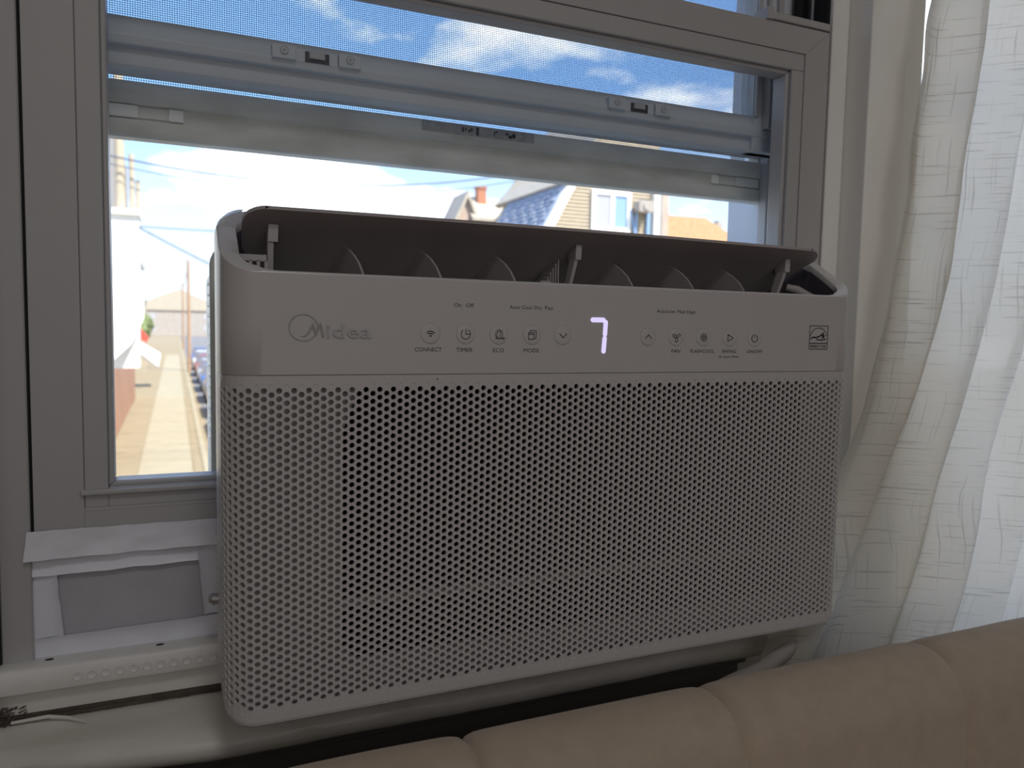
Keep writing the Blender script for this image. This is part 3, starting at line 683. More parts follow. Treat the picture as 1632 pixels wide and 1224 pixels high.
def i_swing(m, x, z): pstroke(m, [(x - .0024, z + .0030), (x + .0032, z), (x - .0024, z - .0030)], .0006, YI, True)
def i_power(m, x, z): pstroke(m, arc(x, z, .0032, 125, 415, 20), .0006, YI); pstroke(m, [(x, z + .0038), (x, z + .0005)], .0006, YI)
for fn, xc in ((i_wifi, .1413), (i_timer, .1683), (i_eco, .1947), (i_mode, .2222), (i_dn, .2486), (i_up, .3270), (i_fan, .3545), (i_flash, .3823), (i_swing, .4101), (i_power, .4368)):
    ico(fn, xc, 1.0113)
# ---- display: a lit seven
for pts_ in ([(.2748, 1.0240), (.2845, 1.0240)], [(.2866, 1.0222), (.2862, 1.0128)], [(.2860, 1.0095), (.2853, .9993)]):
    m = MB(); (xa, za), (xb, zb) = pts_; d = Vector((xb - xa, zb - za)).normalized(); n2 = Vector((-d.y, d.x)) * .0019; out = []
    for k in range(9): a = pi / 2 + pi * k / 8; out.append((xa + d.x * .0019 * cos(a) + n2.x * sin(a), za + d.y * .0019 * cos(a) + n2.y * sin(a)))
    for k in range(9): a = -pi / 2 + pi * k / 8; out.append((xb + d.x * .0019 * cos(a) + n2.x * sin(a), zb + d.y * .0019 * cos(a) + n2.y * sin(a)))
    m.prism(out, 'y', -.0003, .0002); m.build('display_segment', 'led', ctl)['label'] = 'lit lavender display segment'
# ---- embossed logo
m = MB(); cx_, cz_ = .0520, 1.0142
m.tube([(cx_ + .0094 * cos(rad(a)), -.0001, cz_ + .0089 * sin(rad(a))) for a in range(0, 361, 10)], .00055, 6)
pth = [(.0500, 1.0083), (.0530, 1.0085), (.0552, 1.0105), (.0572, 1.0150), (.0580, 1.0170), (.0590, 1.0135), (.0600, 1.0092), (.0615, 1.0135), (.0632, 1.0172), (.0640, 1.0135), (.0650, 1.0080)]
m.tube([(x, -.0001, z) for x, z in pth], [.0003, .0007, .0009, .0010, .0010, .0010, .0009, .0010, .0010, .0010, .0010], 6)
tm = text_mb('idea', .0672, .0984, 1.0076, .0094, y=-.0006, offset=.006)
nf = len(tm.f)
m.build('logo', 'logo', ctl, smooth=True)
e_ = MB(); e_.v = tm.v; e_.f = tm.f
lo = e_.build('logo_letters', 'logo', ctl, fix=False)
sm = lo.modifiers.new('solid', 'SOLIDIFY'); sm.thickness = .0006; sm.offset = 0
# ---- energy emblem
m = MB(); a, c, zb, zt = .5000, .5218, 1.0022, 1.0234
pstroke(m, [(a, zb), (c, zb), (c, zt), (a, zt)], .0006, -.0003, True); pstroke(m, [(a, zb + .0053), (c, zb + .0053)], .0008, -.0003)
pstroke(m, [((a + c) / 2 + .0100 * cos(rad(t)), 1.0125 + .0090 * sin(rad(t))) for t in range(12, 175, 9)], .0006, -.0003)
sw_ = [(a + .0012, zb + .0092), (a + .0040, zb + .0112), (a + .0075, zb + .0108), (a + .0110, zb + .0116), (a + .0150, zb + .0140), (a + .0168, zb + .0152)]
for k in range(3): pstroke(m, [(p[0], p[1] - .0003 * k) for p in sw_], .0006, -.00031)
star = [((a + .0162) + (.0030 if k % 2 == 0 else .0012) * cos(rad(90 + 36 * k)), zb + .0118 + (.0030 if k % 2 == 0 else .0012) * sin(rad(90 + 36 * k))) for k in range(10)]
k_ = len(m.v); m.v += [(x, -.0004, z) for x, z in star] + [(a + .0162, -.0004, zb + .0118)]; m.f += [(k_ + i, k_ + (i + 1) % 10, k_ + 10) for i in range(10)]
pstroke(m, [(a + .0085, zb + .0088), (a + .0135, zb + .0083), (a + .0195, zb + .0092)], .0010, -.0003)
em = m.build('energy_emblem', 'ink', ctl, fix=False)
text_mb('ENERGY STAR', a + .0016, c - .0016, zb + .0014, .0024, offset=.008).build('lettering', 'ink', ctl, fix=False)
m = MB(); m.add([(.1467, -.0002, .9790), (.1475, -.0002, .9790), (.1475, -.0002, .9777), (.1467, -.0002, .9777)], [(0, 1, 2, 3)]); m.build('scuff_mark', 'ink', gr, fix=False)
# ---- screw on the left side, power cord
m = MB(); m.tube([(.004, .095, .8010), (-.0035, .095, .8010), (-.0055, .095, .8010), (-.0062, .095, .801)], [.0042, .0048, .0034, .001], 14); m.build('screw', 'steel', ac, smooth=True)
m = MB()
path = [(.545, .045, .760), (.540, .040, .742), (.533, .034, .724), (.520, .028, .709), (.500, .022, .7035), (.478, .015, .7000), (.450, .010, .6975), (.425, .006, .6950), (.395, .002, .687), (.37, -.008, .665), (.35, -.005, .62), (.345, .0, .50), (.345, .02, .2), (.345, .03, .05)]
pp = []
V_ = [Vector(p) for p in path]
for i in range(len(V_) - 1):
    a0, a1, a2, a3 = V_[max(0, i - 1)], V_[i], V_[i + 1], V_[min(len(V_) - 1, i + 2)]
    for k in range(5):
        t = k / 5; pp.append(.5 * ((2 * a1) + (a2 - a0) * t + (2 * a0 - 5 * a1 + 4 * a2 - a3) * t * t + (3 * a1 - a0 - 3 * a2 + a3) * t ** 3))
pp.append(V_[-1])
m.tube(pp, .0078, 12); m.build('power_cord', 'cord', ac, smooth=True)
adopt(ac)

# ================================================================== support rail, foam board and tapes on the left
m = MB(); rows = []
prof = [(.140, .7400), (.140, .7560), (.1385, .7575), (.1165, .7578), (.1140, .7572), (.1125, .7550), (.1120, .7410), (.1128, .7398)]
NXr = 130
for i in range(NXr + 1):
    x = -.5 + .70 * i / NXr; r = []
    for y, z in prof:
        r.append((x, y, z + .0004 * noise.noise(Vector((x * 20, y * 50, 0)))))
    rows.append(r)
m.grid(rows); rail = m.build('support_rail', 'paint', smooth=60)
tag(rail, 'white metal support rail with dimples lying along the sill left of the unit', 'rail')
for k in range(11):
    x = -.098 + k * .0095; d = MB(); n_ = 14
    c_ = lambda r, y: [(x + r * cos(2 * pi * q / n_), y, .7478 + r * sin(2 * pi * q / n_)) for q in range(n_ + 1)]
    d.grid([c_(.0034, .1119), c_(.0030, .1114), c_(.0024, .1118), c_(.0002, .1119)]); d.build('rail_dimple', 'paint', rail, smooth=60)
for x, y in ((-.118, .127), (-.0415, .127)):
    d = MB(); d.prism([(x + .0030 * cos(q * pi / 7), y + .0018 * sin(q * pi / 7)) for q in range(14)], 'z', .7572, .75795); d.build('screw_hole', 'ink', rail)
m = MB(); m.box(-.1262, .0100, .1350, .1420, .7580, .8500)
tag(m.build('foam_board', 'foam', bevel=.0008), 'grey foam board filling the gap under the sash left of the unit', 'board')
def tape(name, label, quad, y, seed, nx=26, nz=7, wav=.0006, cb=0, ct=0, cr=0, cl=0):
    """quad: bl, br, tr, tl in (x,z)"""
    random.seed(seed); m = MB(); fr, bk = [], []
    for j in range(nz + 1):
        v = j / nz; a, b_ = [], []
        for i in range(nx + 1):
            u = i / nx; lo = [quad[0][q] * (1 - u) + quad[1][q] * u for q in (0, 1)]; hi = [quad[3][q] * (1 - u) + quad[2][q] * u for q in (0, 1)]
            x, z = lo[0] * (1 - v) + hi[0] * v, lo[1] * (1 - v) + hi[1] * v
            e = 1 if j in (0, nz) else 0
            z += e * .0006 * noise.noise(Vector((x * 60, seed * 3.1, j))); x += (.0006 * noise.noise(Vector((z * 90, seed, 5))) if i in (0, nx) else 0)
            dy = wav * (noise.noise(Vector((x * 45, z * 60, seed * 7))) + .6 * noise.noise(Vector((x * 130, z * 120, seed * 5)))) - cb * (1 - v) ** 3 - ct * v ** 4 - cr * u ** 5 - cl * (1 - u) ** 5
            a.append((x, y + dy - .0004, z)); b_.append((x, y + dy + .0002, z))
        fr.append(a); bk.append(b_)
    m.grid(fr); m.grid(bk)
    for rr in (0, -1): m.grid([fr[rr], bk[rr]])
    m.grid([[r[0] for r in fr], [r[0] for r in bk]]); m.grid([[r[-1] for r in fr], [r[-1] for r in bk]])
    return tag(m.build(name, 'tape', smooth=50), label, 'tape', 'white tape strips around the foam board')
tape('tape_strip', 'wide upper white tape strip across the bottom of the window sash, topmost of the tape', [(-.133, .8355), (.0030, .8358), (.0030, .8565), (-.1305, .8575)], .1284, 1, wav=.0012, cb=.0016, cl=.002)
tape('tape_strip', 'second white tape strip just below the wide topmost one, above the grey board', [(-.1312, .8215), (-.0125, .8228), (.0000, .8380), (-.1302, .8370)], .1335, 2, cb=.0030, wav=.0008)
tape('tape_strip', 'short vertical white tape strip at the left end of the grey board', [(-.1295, .7720), (-.1085, .7730), (-.1125, .8225), (-.1300, .8245)], .1345, 3, nx=8, nz=18, cr=.0035)
tape('tape_strip', 'lowest white tape strip along the bottom edge of the grey board', [(-.1285, .7555), (.0030, .7565), (.0030, .7755), (-.1300, .7730)], .1340, 4, ct=.0028, wav=.0008)
tape('tape_strip', 'short vertical white tape strip at the right end of the board touching the unit', [(-.0080, .7765), (.0040, .7760), (.0040, .8352), (-.0130, .8352)], .1335, 5, nx=8, nz=18, cl=.0030)

# ================================================================== SOFA
sf = empty('sofa', (.6, -.4, 0)); tag(sf, 'beige linen channel-back sofa standing in front of the window wall', 'sofa')
seams = [-.46, -.255, -.05, .155, .360, .600, .84, 1.08, 1.32]
prof0 = []
cy, cz, rr_ = -.0620, .6905, .0450
for k in range(4): prof0.append((cy + rr_, .30 + (cz - .30) * k / 3))
for k in range(1, 19): a = pi * k / 18 * .96; prof0.append((cy + rr_ * cos(a), cz + rr_ * sin(a)))
prof0 += [(-.1085, .66), (-.1100, .60), (-.1120, .50), (-.114, .42)]
for xa, xb in zip(seams[:-1], seams[1:]):
    m = MB(); rows = []; nu = 44
    for i in range(nu + 1):
        u = i / nu; x = xa + (xb - xa) * u; e = min(u, 1 - u) * (xb - xa)
        puff = -.0058 * math.exp(-e / .0036) + .0006 * sin(pi * u)
        r = []
        for k, (y, z) in enumerate(prof0):
            dy, dz = y - cy, max(0, z - cz); ln = math.hypot(dy, dz) or 1
            bendx = 0.0
            if z > cz - .05 and dy < .02: bendx = .0 * min(1, max(0, (.02 - dy) / .075)) * (1 if 0 < 1 else 0)
            q = noise.noise(Vector((x * 9, y * 14, z * 14))) * .0012
            r.append((x + bendx, y + dy / ln * (puff + q), z + dz / ln * (puff + q)))
        rows.append(r)
    m.grid(rows); m.build('back_channel', 'sofa', sf, smooth=70)
m = MB(); m.box(-.46, 1.32, -.90, -.112, .18, .44); m.build('seat', 'sofa', sf, bevel=.03, segs=3, smooth=True)
m = MB(); m.box(-.455, 1.315, -.11, -.0175, .12, .62); m.build('back_frame', 'sofa', sf)
for x, y in ((-.4, -.85), (1.26, -.85), (-.4, -.06), (1.26, -.06)):
    m = MB(); m.tube([(x, y, .20), (x, y, 0)], [.022, .014], 10); m.build('leg', 'wood', sf, smooth=True)
adopt(sf)

# ================================================================== CURTAIN
def smooth(t): t = max(0, min(1, t)); return t * t * (3 - 2 * t)
folds = [(0, 0, 0)]; random.seed(11)
while folds[-1][0] < 1: k_ = len(folds); folds.append((folds[-1][0] + (.046 if k_ % 2 else .040) * (.8 + .5 * random.random()), k_, 0))
def fph(s):
    for (a, pa, _), (b_, pb, _) in zip(folds[:-1], folds[1:]):
        if s <= b_: return pa + (pb - pa) * (s - a) / (b_ - a)
    return folds[-1][1]
m = MB(); rows = []; uvs = []; NU, NZ = 420, 150; z_hi, z_lo = 1.98, .06
for j in range(NZ + 1):
    z = z_hi + (z_lo - z_hi) * j / NZ; zz = min(max(z, .55), 1.6)
    sh = .24 * (zz - 1.0) - .09 * max(0, zz - 1.08); row = []
    flare = smooth((.98 - z) / .32)
    al_ = 0; prev = None; ur = []
    for i in range(NU + 1):
        s = i / NU
        x = .637 + .82 * s + sh - .085 * flare * (1 - s) ** 3 - .02 * smooth((.8 - z) / .2) * (1 - s) + .015 * noise.noise(Vector((s * 3, z * 2.5, 1)))
        ph = fph(s) + .55 * noise.noise(Vector((s * 2.2, z * 1.5, 4))) + .22 * noise.noise(Vector((s * 6, z * 5, 9)))
        A_ = .0175 * (1 + .35 * noise.noise(Vector((s * 4, z * 1.2, 2)))) * (1 - .35 * smooth((1.1 - z) / .5) * (s < 2))
        y = .052 + A_ * sin(pi * ph) * (0.35 + .65 * smooth(s / .09)) - .038 * flare * (1 - s) ** 2 - .03 * smooth((s - .2) / .5)
        x += .0022 * sin(2 * pi * ph) * smooth(s / .08)
        y += .020 * noise.noise(Vector((s * 4.5 + z * .5, z * .6, 13))) * smooth(s / .1)
        y += .0045 * noise.noise(Vector((s * 22, z * 7, 0))) + .0012 * noise.noise(Vector((s * 60, z * 20, 7)))
        if s < .02: x += .006 * noise.noise(Vector((z * 16, 0, 3)))
        if z > .732: x = max(x, .5615 + .0001 * i)
        y = min(y, .088)
        p = (x, y, z)
        if prev: al_ += math.hypot(x - prev[0], y - prev[1])
        prev = p; row.append(p); ur.append((al_, z))
    rows.append(row); uvs += ur
m.grid(rows); cur = m.build('curtain', 'curtain', smooth=180, fix=False)
uvl = cur.data.uv_layers.new(name='UVMap')
for lp in cur.data.loops: uvl.data[lp.index].uv = uvs[lp.vertex_index]
tag(cur, 'sheer off-white linen curtain hanging in folds right of the air conditioner', 'curtain')
m = MB(); m.tube([(.45, .045, 2.0), (1.9, .045, 2.0)], .010, 12); cr_ = m.build('curtain_rod', 'steel', smooth=True)
m = MB(); m.box(.52, .54, .045, .11, 1.99, 2.01); m.build('bracket', 'steel', cr_); m = MB(); m.box(1.80, 1.82, .045, .11, 1.99, 2.01); m.build('bracket', 'steel', cr_)
tag(cr_, 'curtain rod above the window', 'curtain rod')

# ================================================================== OUTDOORS
G = -3.0
m = MB(); m.box(-60, 90, .45, 260, G - .3, G - .02); struct(m.build('ground', 'conc'))
m = MB(); m.box(1.05, 7.5, .6, 250, G - .02, G - .012); struct(m.build('street', 'asph'))
sdw = empty('sidewalk', (-.6, 30, G)); tag(sdw, 'sunlit concrete sidewalk of pale slabs running away below the window', 'sidewalk')
m = MB(); m.box(-1.85, .80, 14, 150, G - .02, G - .004); m.build('sidewalk_base', 'conc', sdw)
y = 14.0; k = 0
while y < 90:
    L_ = 3.0
    m = MB(); m.box(-.95, .35, y + .04, y + L_ - .04, G - .004, G + .010); m.build('slab', 'concl', sdw, bevel=.008)
    for a, c in ((-1.80, -1.0), (.40, .62)):
        m = MB(); m.box(a, c, y + .04, y + L_ - .04, G - .004, G + .004 + .004 * (k % 3)); m.build('slab', 'conc', sdw, bevel=.008)
    y += L_; k += 1
m = MB(); m.box(.64, .80, 14, 150, G - .01, G + .03); m.build('kerb', 'concl', sdw)
adopt(sdw)
# terracotta board fence on the left of the sidewalk
fn = empty('board_fence', (-1.88, 30, G)); tag(fn, 'reddish brown board fence along the left edge of the sidewalk', 'fence')
y = 19.0; k = 0
while y < 42:
    h = 2.55 + .05 * (k % 2); m = MB(); m.prism([(y + .02, G), (y + .68, G), (y + .68, G + h), (y + .02, G + h)], 'x', -1.93 - .02 * (k % 2), -1.88); m.build('board', 'fence', fn)
    y += .70; k += 1
m = MB(); m.box(-1.96, -1.93, 19, 42, G + 2.0, G + 2.12); m.build('fence_rail', 'fence', fn)
adopt(fn)
# neighbour house on the left: white wall, bay columns, awning
nh = empty('neighbour_house', (-3.2, 24, G)); tag(nh, 'white stucco neighbour house with pale porch columns at the left edge of the view', 'house')
m = MB(); m.box(-6, -1.98, 21.4, 44, G, 3.4); m.build('wall', 'white', nh)
m = MB(); m.box(-6, -2.15, 21.4, 44, 3.7, 8.5); m.build('upper_wall', 'greyh', nh)
m = MB(); m.prism([(-6, 3.45), (-1.45, 3.45), (-1.40, 3.55), (-6, 3.75)], 'y', 21.4, 44); m.build('ledge', 'white', nh)
adopt(nh)
# corner porch with columns nearer the sidewalk (stands on the first-storey wall)
pc = empty('porch_bay', (-1.2, 20, G)); tag(pc, 'bright white two-storey porch bay in front of the neighbour house, left of the wires', 'porch')
m = MB(); m.box(-2.3, -.80, 20.0, 21.2, 1.78, 3.50); m.build('parapet', 'white', pc)
m = MB(); m.box(-2.3, -.83, 20.1, 21.2, -.2, 1.78); m.build('wall', 'white', pc)
m = MB(); m.box(-2.3, -.76, 19.9, 21.3, 3.44, 3.56); m.build('ledge', 'trimw', pc)
for x, z1, w_ in ((-1.18, 7.5, .105), (-.93, 4.9, .06), (-.80, 4.3, .05)):
    m = MB(); m.tube([(x - .03, 20.3, 3.5), (x - .03, 20.3, 3.62)], w_ * 1.3, 12); m.tube([(x, 20.3, 3.55), (x, 20.3, z1)], w_, 12); m.build('column', 'cream', pc, smooth=True)
m = MB(); m.box(-2.4, -.9, 20.0, 21, 5.6, 5.75); m.build('beam', 'greyh', pc)
m = MB(); m.prism([(-1.75, -.1), (-1.35, .02), (-.97, .40), (-.70, 1.0), (-.68, 1.8), (-1.75, 1.85)], 'y', 19.7, 19.78); m.build('awning_cloth', 'tarp', pc)
adopt(pc)
# shingled house across the street
ha = empty('shingled_house', (15, 26, G)); tag(ha, 'cream sided house with blue-grey shingled slope and white rake board', 'house')
zz_ = lambda z: 12.73 + (z - 6.04) * (12.73 - 11.86) / (6.04 - 4.45)
y = 24.0; zlo = -3.0
m = MB(); m.prism([(zz_(3.0) + .1, -3), (16.6, -3), (16.6, 9.0), (14.8, 9.0), (12.95, 6.6), (zz_(6.3) + .1, 6.3), (zz_(3.0) + .1, 3.0)], 'y', 24.10, 30); m.build('wall', 'cream', ha)
z = 3.2; 
while z < 6.9:
    m = MB(); xa = zz_(min(z, 6.3)) + .28; m.prism([(24.02, z), (24.10, z + .13), (24.10, z)], 'x', xa, 16.55); m.build('siding_board', 'cream', ha); z += .13
m = MB(); m.prism([(zz_(3.0) - .05, 3.0), (zz_(3.0) + .30, 3.0), (zz_(6.3) + .30, 6.3), (zz_(6.3) - .05, 6.3)], 'y', 23.88, 24.10); m.build('rake_board', 'trimw', ha)
m = MB(); m.prism([(zz_(3.0) - .12, 3.0), (zz_(3.0) + .1, 3.0), (zz_(6.1) + .1, 6.1), (zz_(6.1) - .12, 6.1)], 'y', 23.95, 29.0); m.build('shingle_slope', 'shing', ha)
m = MB()
for k in range(18):
    z = 3.05 + k * .17
    for j in range(18):
        yy = 24.1 + j * .28 + (k % 2) * .14; xo = .155 + .03 * ((k * 7 + j * 5) % 3)
        if yy < 28.8: m.prism([(zz_(z) - xo, z), (zz_(z) - .1, z), (zz_(z + .17) - .12, z + .17)], 'y', yy, yy + .25)
o_ = m.build('shingles', 'shing', ha); o_['kind'] = 'stuff'
m = MB(); m.prism([(zz_(6.1) - .3, 6.05), (13.2, 6.9), (14.8, 9.3), (14.8, 9.0), (13.0, 6.4), (zz_(6.1) - .1, 5.95)], 'y', 23.8, 30.2); m.build('roof', 'roofg', ha)
m = MB(); mitred(m, 13.70, 15.32, 4.48, 5.92, .15, .15, .15, .15, 23.92, 24.05, g=0); wf = m.build('window_frame', 'trimw', ha)
m = MB(); m.box(13.85, 14.50, 23.97, 24.04, 4.63, 5.77); m.build('pane', 'gglass', wf)
m = MB(); m.box(14.62, 15.17, 23.97, 24.04, 4.63, 5.77); m.build('pane', 'bglass', wf)
m = MB(); m.box(14.48, 14.63, 23.93, 24.04, 4.63, 5.77); m.build('mullion', 'trimw', wf)
m = MB(); m.prism(rrect(15.72, 5.42, .62, .42, .08), 'y', 23.5, 23.9); m.tube([(15.72, 23.48, 5.42), (15.72, 23.46, 5.42)], .15, 16); m.build('wall_unit', 'greyh', ha)
m = MB(); m.tube([(15.55, 23.9, 5.2), (15.5, 23.9, 4.2)], .05, 6); m.tube([(15.3, 23.9, 5.3), (15.55, 23.9, 4.2)], .04, 6); m.build('unit_bracket', 'bglass', ha)
m = MB(); m.box(16.30, 16.55, 23.85, 24.1, 3, 6.5); m.build('corner_board', 'trimw', ha)
m = MB(); m.box(16.55, 16.66, 23.8, 24.1, 3, 6.6); m.build('downpipe', 'greyh', ha)
m = MB(); m.box(16.72, 16.95, 23.9, 24.2, 2, 6.4); m.build('corner_board', 'pinkh', ha)
m = MB(); m.box(16.02, 16.15, 23.9, 24.05, 3.2, 5.6); m.build('side_trim', 'bglass', ha)
adopt(ha)
# gabled house behind with brick chimney
hb_ = empty('gabled_house', (13.5, 34, G)); tag(hb_, 'pale house with beige gable roof and brick chimney beyond the shingled house', 'house')
m = MB(); m.prism([(32.0, -3), (32.0, 5.75), (33.6, 6.75), (35.2, 5.75), (35.2, -3)], 'x', 12.35, 17); m.build('wall', 'cream', hb_)
m = MB(); m.prism([(31.8, 5.75), (33.6, 6.95), (35.4, 5.75), (35.4, 5.60), (33.6, 6.75), (31.8, 5.60)], 'x', 12.1, 17); m.build('roof', 'roofg', hb_)
m = MB(); m.prism([(11.45, 5.55), (11.95, 6.65), (12.45, 5.55), (12.45, -3), (11.45, -3)], 'y', 32.2, 34); m.build('gable_wall', 'pinkh', hb_)
m = MB(); m.prism([(11.28, 5.50), (11.95, 6.92), (12.62, 5.50), (12.48, 5.45), (11.95, 6.62), (11.42, 5.45)], 'y', 32.0, 34); m.build('gable_roof', 'roofg', hb_)
m = MB(); m.box(12.5, 13.6, 31.9, 32.02, 5.35, 5.60); m.build('eave_board', 'shing', hb_)
m = MB(); m.box(12.80, 13.20, 33.0, 33.4, 6.3, 7.30); ch_ = m.build('chimney', 'brick', hb_)
m = MB(); m.box(12.76, 13.24, 32.96, 33.44, 7.24, 7.34); m.build('chimney_cap', 'brick', ch_)
adopt(hb_)
m = MB(); m.prism([(20.3, 5.4), (21.0, 6.28), (23.3, 6.32), (25.4, 5.4), (25.9, 5.0), (20.3, 4.9)], 'y', 30, 34); ro = m.build('tiled_house', 'roofo')
tag(ro, 'orange tiled hip roof of a house right of the shingled house', 'house')
m = MB(); m.box(20.8, 25.4, 30.2, 34, -3, 5.2); m.build('wall', 'cream', ro)
m = MB(); m.prism([(27.0, 5.4), (28.2, 6.4), (31.5, 6.9), (31.5, 4.8), (27.0, 4.8)], 'y', 34.0, 38); rr2 = m.build('red_roofed_house', 'roofr')
tag(rr2, 'red tiled roof house at the right edge of the window view', 'house')
m = MB(); m.box(27.2, 31.4, 34.2, 38, -3, 5.0); m.build('wall', 'pinkh', rr2)
m = MB(); m.box(27.45, 27.85, 34.4, 34.8, 5.5, 6.85); m.tube([(27.65, 34.6, 6.85), (27.65, 34.6, 7.0)], .18, 10); m.build('chimney', 'greyh', rr2)
# utility poles
def pole(x, y, h, r, lab, arms=False):
    e = empty('utility_pole', (x, y, G)); tag(e, lab, 'pole')
    m = MB(); m.tube([(x, y, G), (x, y, G + h)], [r, r * .7], 10); m.build('shaft', 'wood', e, smooth=True)
    if arms:
        m = MB(); m.box(x - 1.1, x + 1.1, y - .06, y + .06, G + h - 1.6, G + h - 1.45); m.build('crossarm', 'wood', e)
        m = MB(); m.tube([(x + .28, y, G + h - 3.2), (x + .28, y, G + h - 2.4)], .22, 10); m.build('transformer', 'greyh', e, smooth=True)
    adopt(e); return e
pole(.95, 62.96, 8.4, .14, 'tall wooden utility pole beside the kerb in the middle of the street view')
pole(.97, 110, 8.6, .14, 'farther wooden utility pole down the same kerb')
# overhead wires
def wire(p, q, sag, r, lab):
    pts = []
    for k in range(25):
        t = k / 24; pts.append((p[0] + (q[0] - p[0]) * t, p[1] + (q[1] - p[1]) * t, p[2] + (q[2] - p[2]) * t - sag * 4 * t * (1 - t)))
    m = MB(); m.tube(pts, r, 6); return tag(m.build('overhead_wire', 'cable', smooth=True), lab, 'wire', 'overhead utility wires')
wire((-2.5, 20, 4.95), (9.0, 20, 5.35), .62, .022, 'upper dark overhead wire sagging across the sky')
wire((-2.5, 20, 4.78), (9.0, 20, 5.15), .66, .014, 'fainter overhead wire just under the upper one')
wire((-.8, 20.2, 3.20), (5.0, 20.2, 3.35), .05, .016, 'level overhead wire from the porch corner')
wire((-.78, 20.3, 3.18), (2.2, 20.3, 1.75), .04, .020, 'slanting overhead wire descending to the right from the porch corner')
wire((.95, 63.2, 5.2), (.97, 109.8, 5.4), .6, .03, 'distant overhead wire strung between the two wooden poles')
# cars along the kerb
def car(x, y, m_, lab):
    e = empty('car', (x, y, G)); tag(e, lab, 'car', 'cars parked along the kerb')
    z = G
    b_ = MB(); b_.prism([(y - 2.1, z + .35), (y - 2.15, z + .75), (y - 1.9, z + .92), (y + 1.3, z + .95), (y + 2.1, z + .80), (y + 2.15, z + .35)], 'x', x, x + 1.75); b_.build('body', m_, e, bevel=.06, segs=2, smooth=True)
    b_ = MB(); b_.add([(x + .05, y - 1.75, z + .9), (x + 1.70, y - 1.75, z + .9), (x + 1.70, y + 1.05, z + .93), (x + .05, y + 1.05, z + .93), (x + .25, y - 1.3, z + 1.42), (x + 1.5, y - 1.3, z + 1.42), (x + 1.5, y + .35, z + 1.45), (x + .25, y + .35, z + 1.45)],
                      [(3, 2, 1, 0), (4, 5, 6, 7), (0, 1, 5, 4), (1, 2, 6, 5), (2, 3, 7, 6), (3, 0, 4, 7)]); b_.build('cabin', 'card', e, bevel=.03)
    b_ = MB(); b_.box(x + .28, x + 1.47, y - 1.27, y + .33, z + 1.42, z + 1.48); b_.build('roof', m_, e, bevel=.02)
    for yy in (y - 1.35, y + 1.35):
        for xx in (x + .05, x + 1.55):
            b_ = MB(); b_.tube([(xx - .03, yy, z + .32), (xx + .18, yy, z + .32)], .32, 16); b_.build('wheel', 'tyre', e, smooth=True)
    adopt(e)
for x, y, mm, lab in ((1.25, 28.6, 'card', 'nearest parked car, dark grey'), (1.25, 34.6, 'carw', 'white parked car behind the nearest dark one'), (1.25, 40.5, 'card', 'second dark car in the parked row'), (1.25, 46.5, 'carb', 'blue parked car in the middle of the row'),
                      (1.25, 52.5, 'carg', 'silver parked car beyond the blue one'), (1.25, 59, 'cars', 'dull red parked car beside the utility pole'), (1.25, 66, 'carw', 'white parked car beyond the utility pole'), (1.25, 74, 'carb', 'farthest blue parked car')):
    car(x, y, mm, lab + ' along the street kerb')
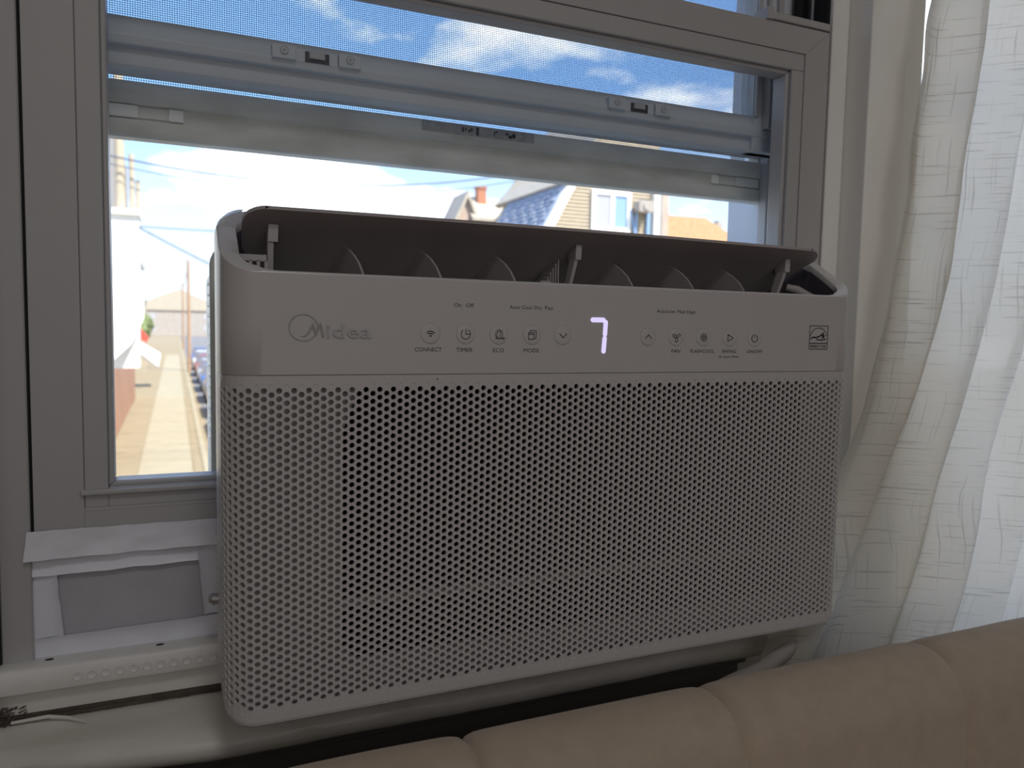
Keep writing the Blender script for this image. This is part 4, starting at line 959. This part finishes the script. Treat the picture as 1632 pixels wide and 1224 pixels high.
# distant houses and trees
def house(x, y, w_, d, h, wall_, roof_, lab):
    e = empty('distant_house', (x, y, G)); tag(e, lab, 'house', 'distant houses down the street')
    m = MB(); m.box(x - w_ / 2, x + w_ / 2, y, y + d, G, G + h); m.build('wall', wall_, e)
    m = MB(); m.prism([(x - w_ / 2 - .3, G + h), (x, G + h + w_ * .22), (x + w_ / 2 + .3, G + h)], 'y', y - .3, y + d); m.build('roof', roof_, e)
    for k in (-.25, .25):
        for zz in (1.2, 3.8):
            if zz + 1.2 < h: m = MB(); m.box(x + w_ * k - .5, x + w_ * k + .5, y - .05, y + .02, G + zz, G + zz + 1.3); m.build('window', 'gglass', e)
    adopt(e)
for a in ((-6.2, 54, 5.2, 8, 7.2, 'greyh', 'roofg', 'grey two-storey house beyond the fence'), (-7.5, 70, 6, 8, 6.4, 'white', 'roofg', 'white house beyond the grey one'), (-8, 92, 7, 9, 6.0, 'pinkh', 'roofr', 'pinkish house with red roof far down the left side'),
          (-8, 120, 8, 9, 6.4, 'cream', 'roofg', 'cream house far down the left side'), (13, 78, 8, 9, 5.6, 'pinkh', 'roofg', 'pinkish house across the street beyond the parked cars'), (12, 100, 8, 9, 6.0, 'greyh', 'roofr', 'grey house with red roof across the street'),
          (12, 128, 8, 9, 6.4, 'cream', 'roofg', 'cream house farthest across the street'), (1, 190, 22, 9, 5.8, 'greyh', 'roofg', 'wide low building closing the end of the street')):
    house(*a)
def tree(x, y, h, r, lab):
    e = empty('tree', (x, y, G)); tag(e, lab, 'tree', 'street trees')
    m = MB(); m.tube([(x, y, G), (x, y, G + h)], [.14, .08], 8); m.build('trunk', 'wood', e)
    bm = bmesh.new(); bmesh.ops.create_icosphere(bm, subdivisions=4, radius=r)
    for v in bm.verts: v.co *= 1 + .35 * noise.noise(v.co * 1.6 / r + Vector((x, y, 0))) + .18 * noise.noise(v.co * 5 / r)
    bmesh.ops.translate(bm, verts=bm.verts, vec=(x, y, G + h)); me = bpy.data.meshes.new('crown'); bm.to_mesh(me); bm.free(); me.materials.append(M['leaf'])
    o = bpy.data.objects.new('crown', me); COL.objects.link(o); o.parent = e; adopt(e)
tree(-2.75, 50, 3.2, .8, 'small tree at the end of the board fence'); tree(-3.0, 66, 3.2, 1.0, 'rounder tree farther along the sidewalk'); tree(-3.2, 84, 3.4, 1.2, 'farthest tree along the sidewalk')
# things beside the sidewalk
m = MB(); m.prism([(-2.0, .0), (-1.45, -.35), (-1.35, -.05), (-1.85, .55)], 'y', 46, 46.6); m.build('red_canopy', 'redaw')['kind'] = 'x'
o_ = COL.objects['red_canopy']; del o_['kind']; tag(o_, 'small red awning sticking out past the white porch', 'awning')
m = MB(); m.add([(-2.1, 48, -.9), (-.95, 48, -1.9), (-.95, 50, -1.9), (-2.1, 50, -.9), (-2.1, 48, -.3), (-.80, 48, -1.1), (-.80, 50, -1.1), (-2.1, 50, -.3)], [(3, 2, 1, 0), (4, 5, 6, 7), (0, 1, 5, 4), (1, 2, 6, 5), (2, 3, 7, 6), (3, 0, 4, 7)])
tag(m.build('canopy', 'tarp', bevel=.1), 'white entrance canopy over the left side of the sidewalk', 'canopy')
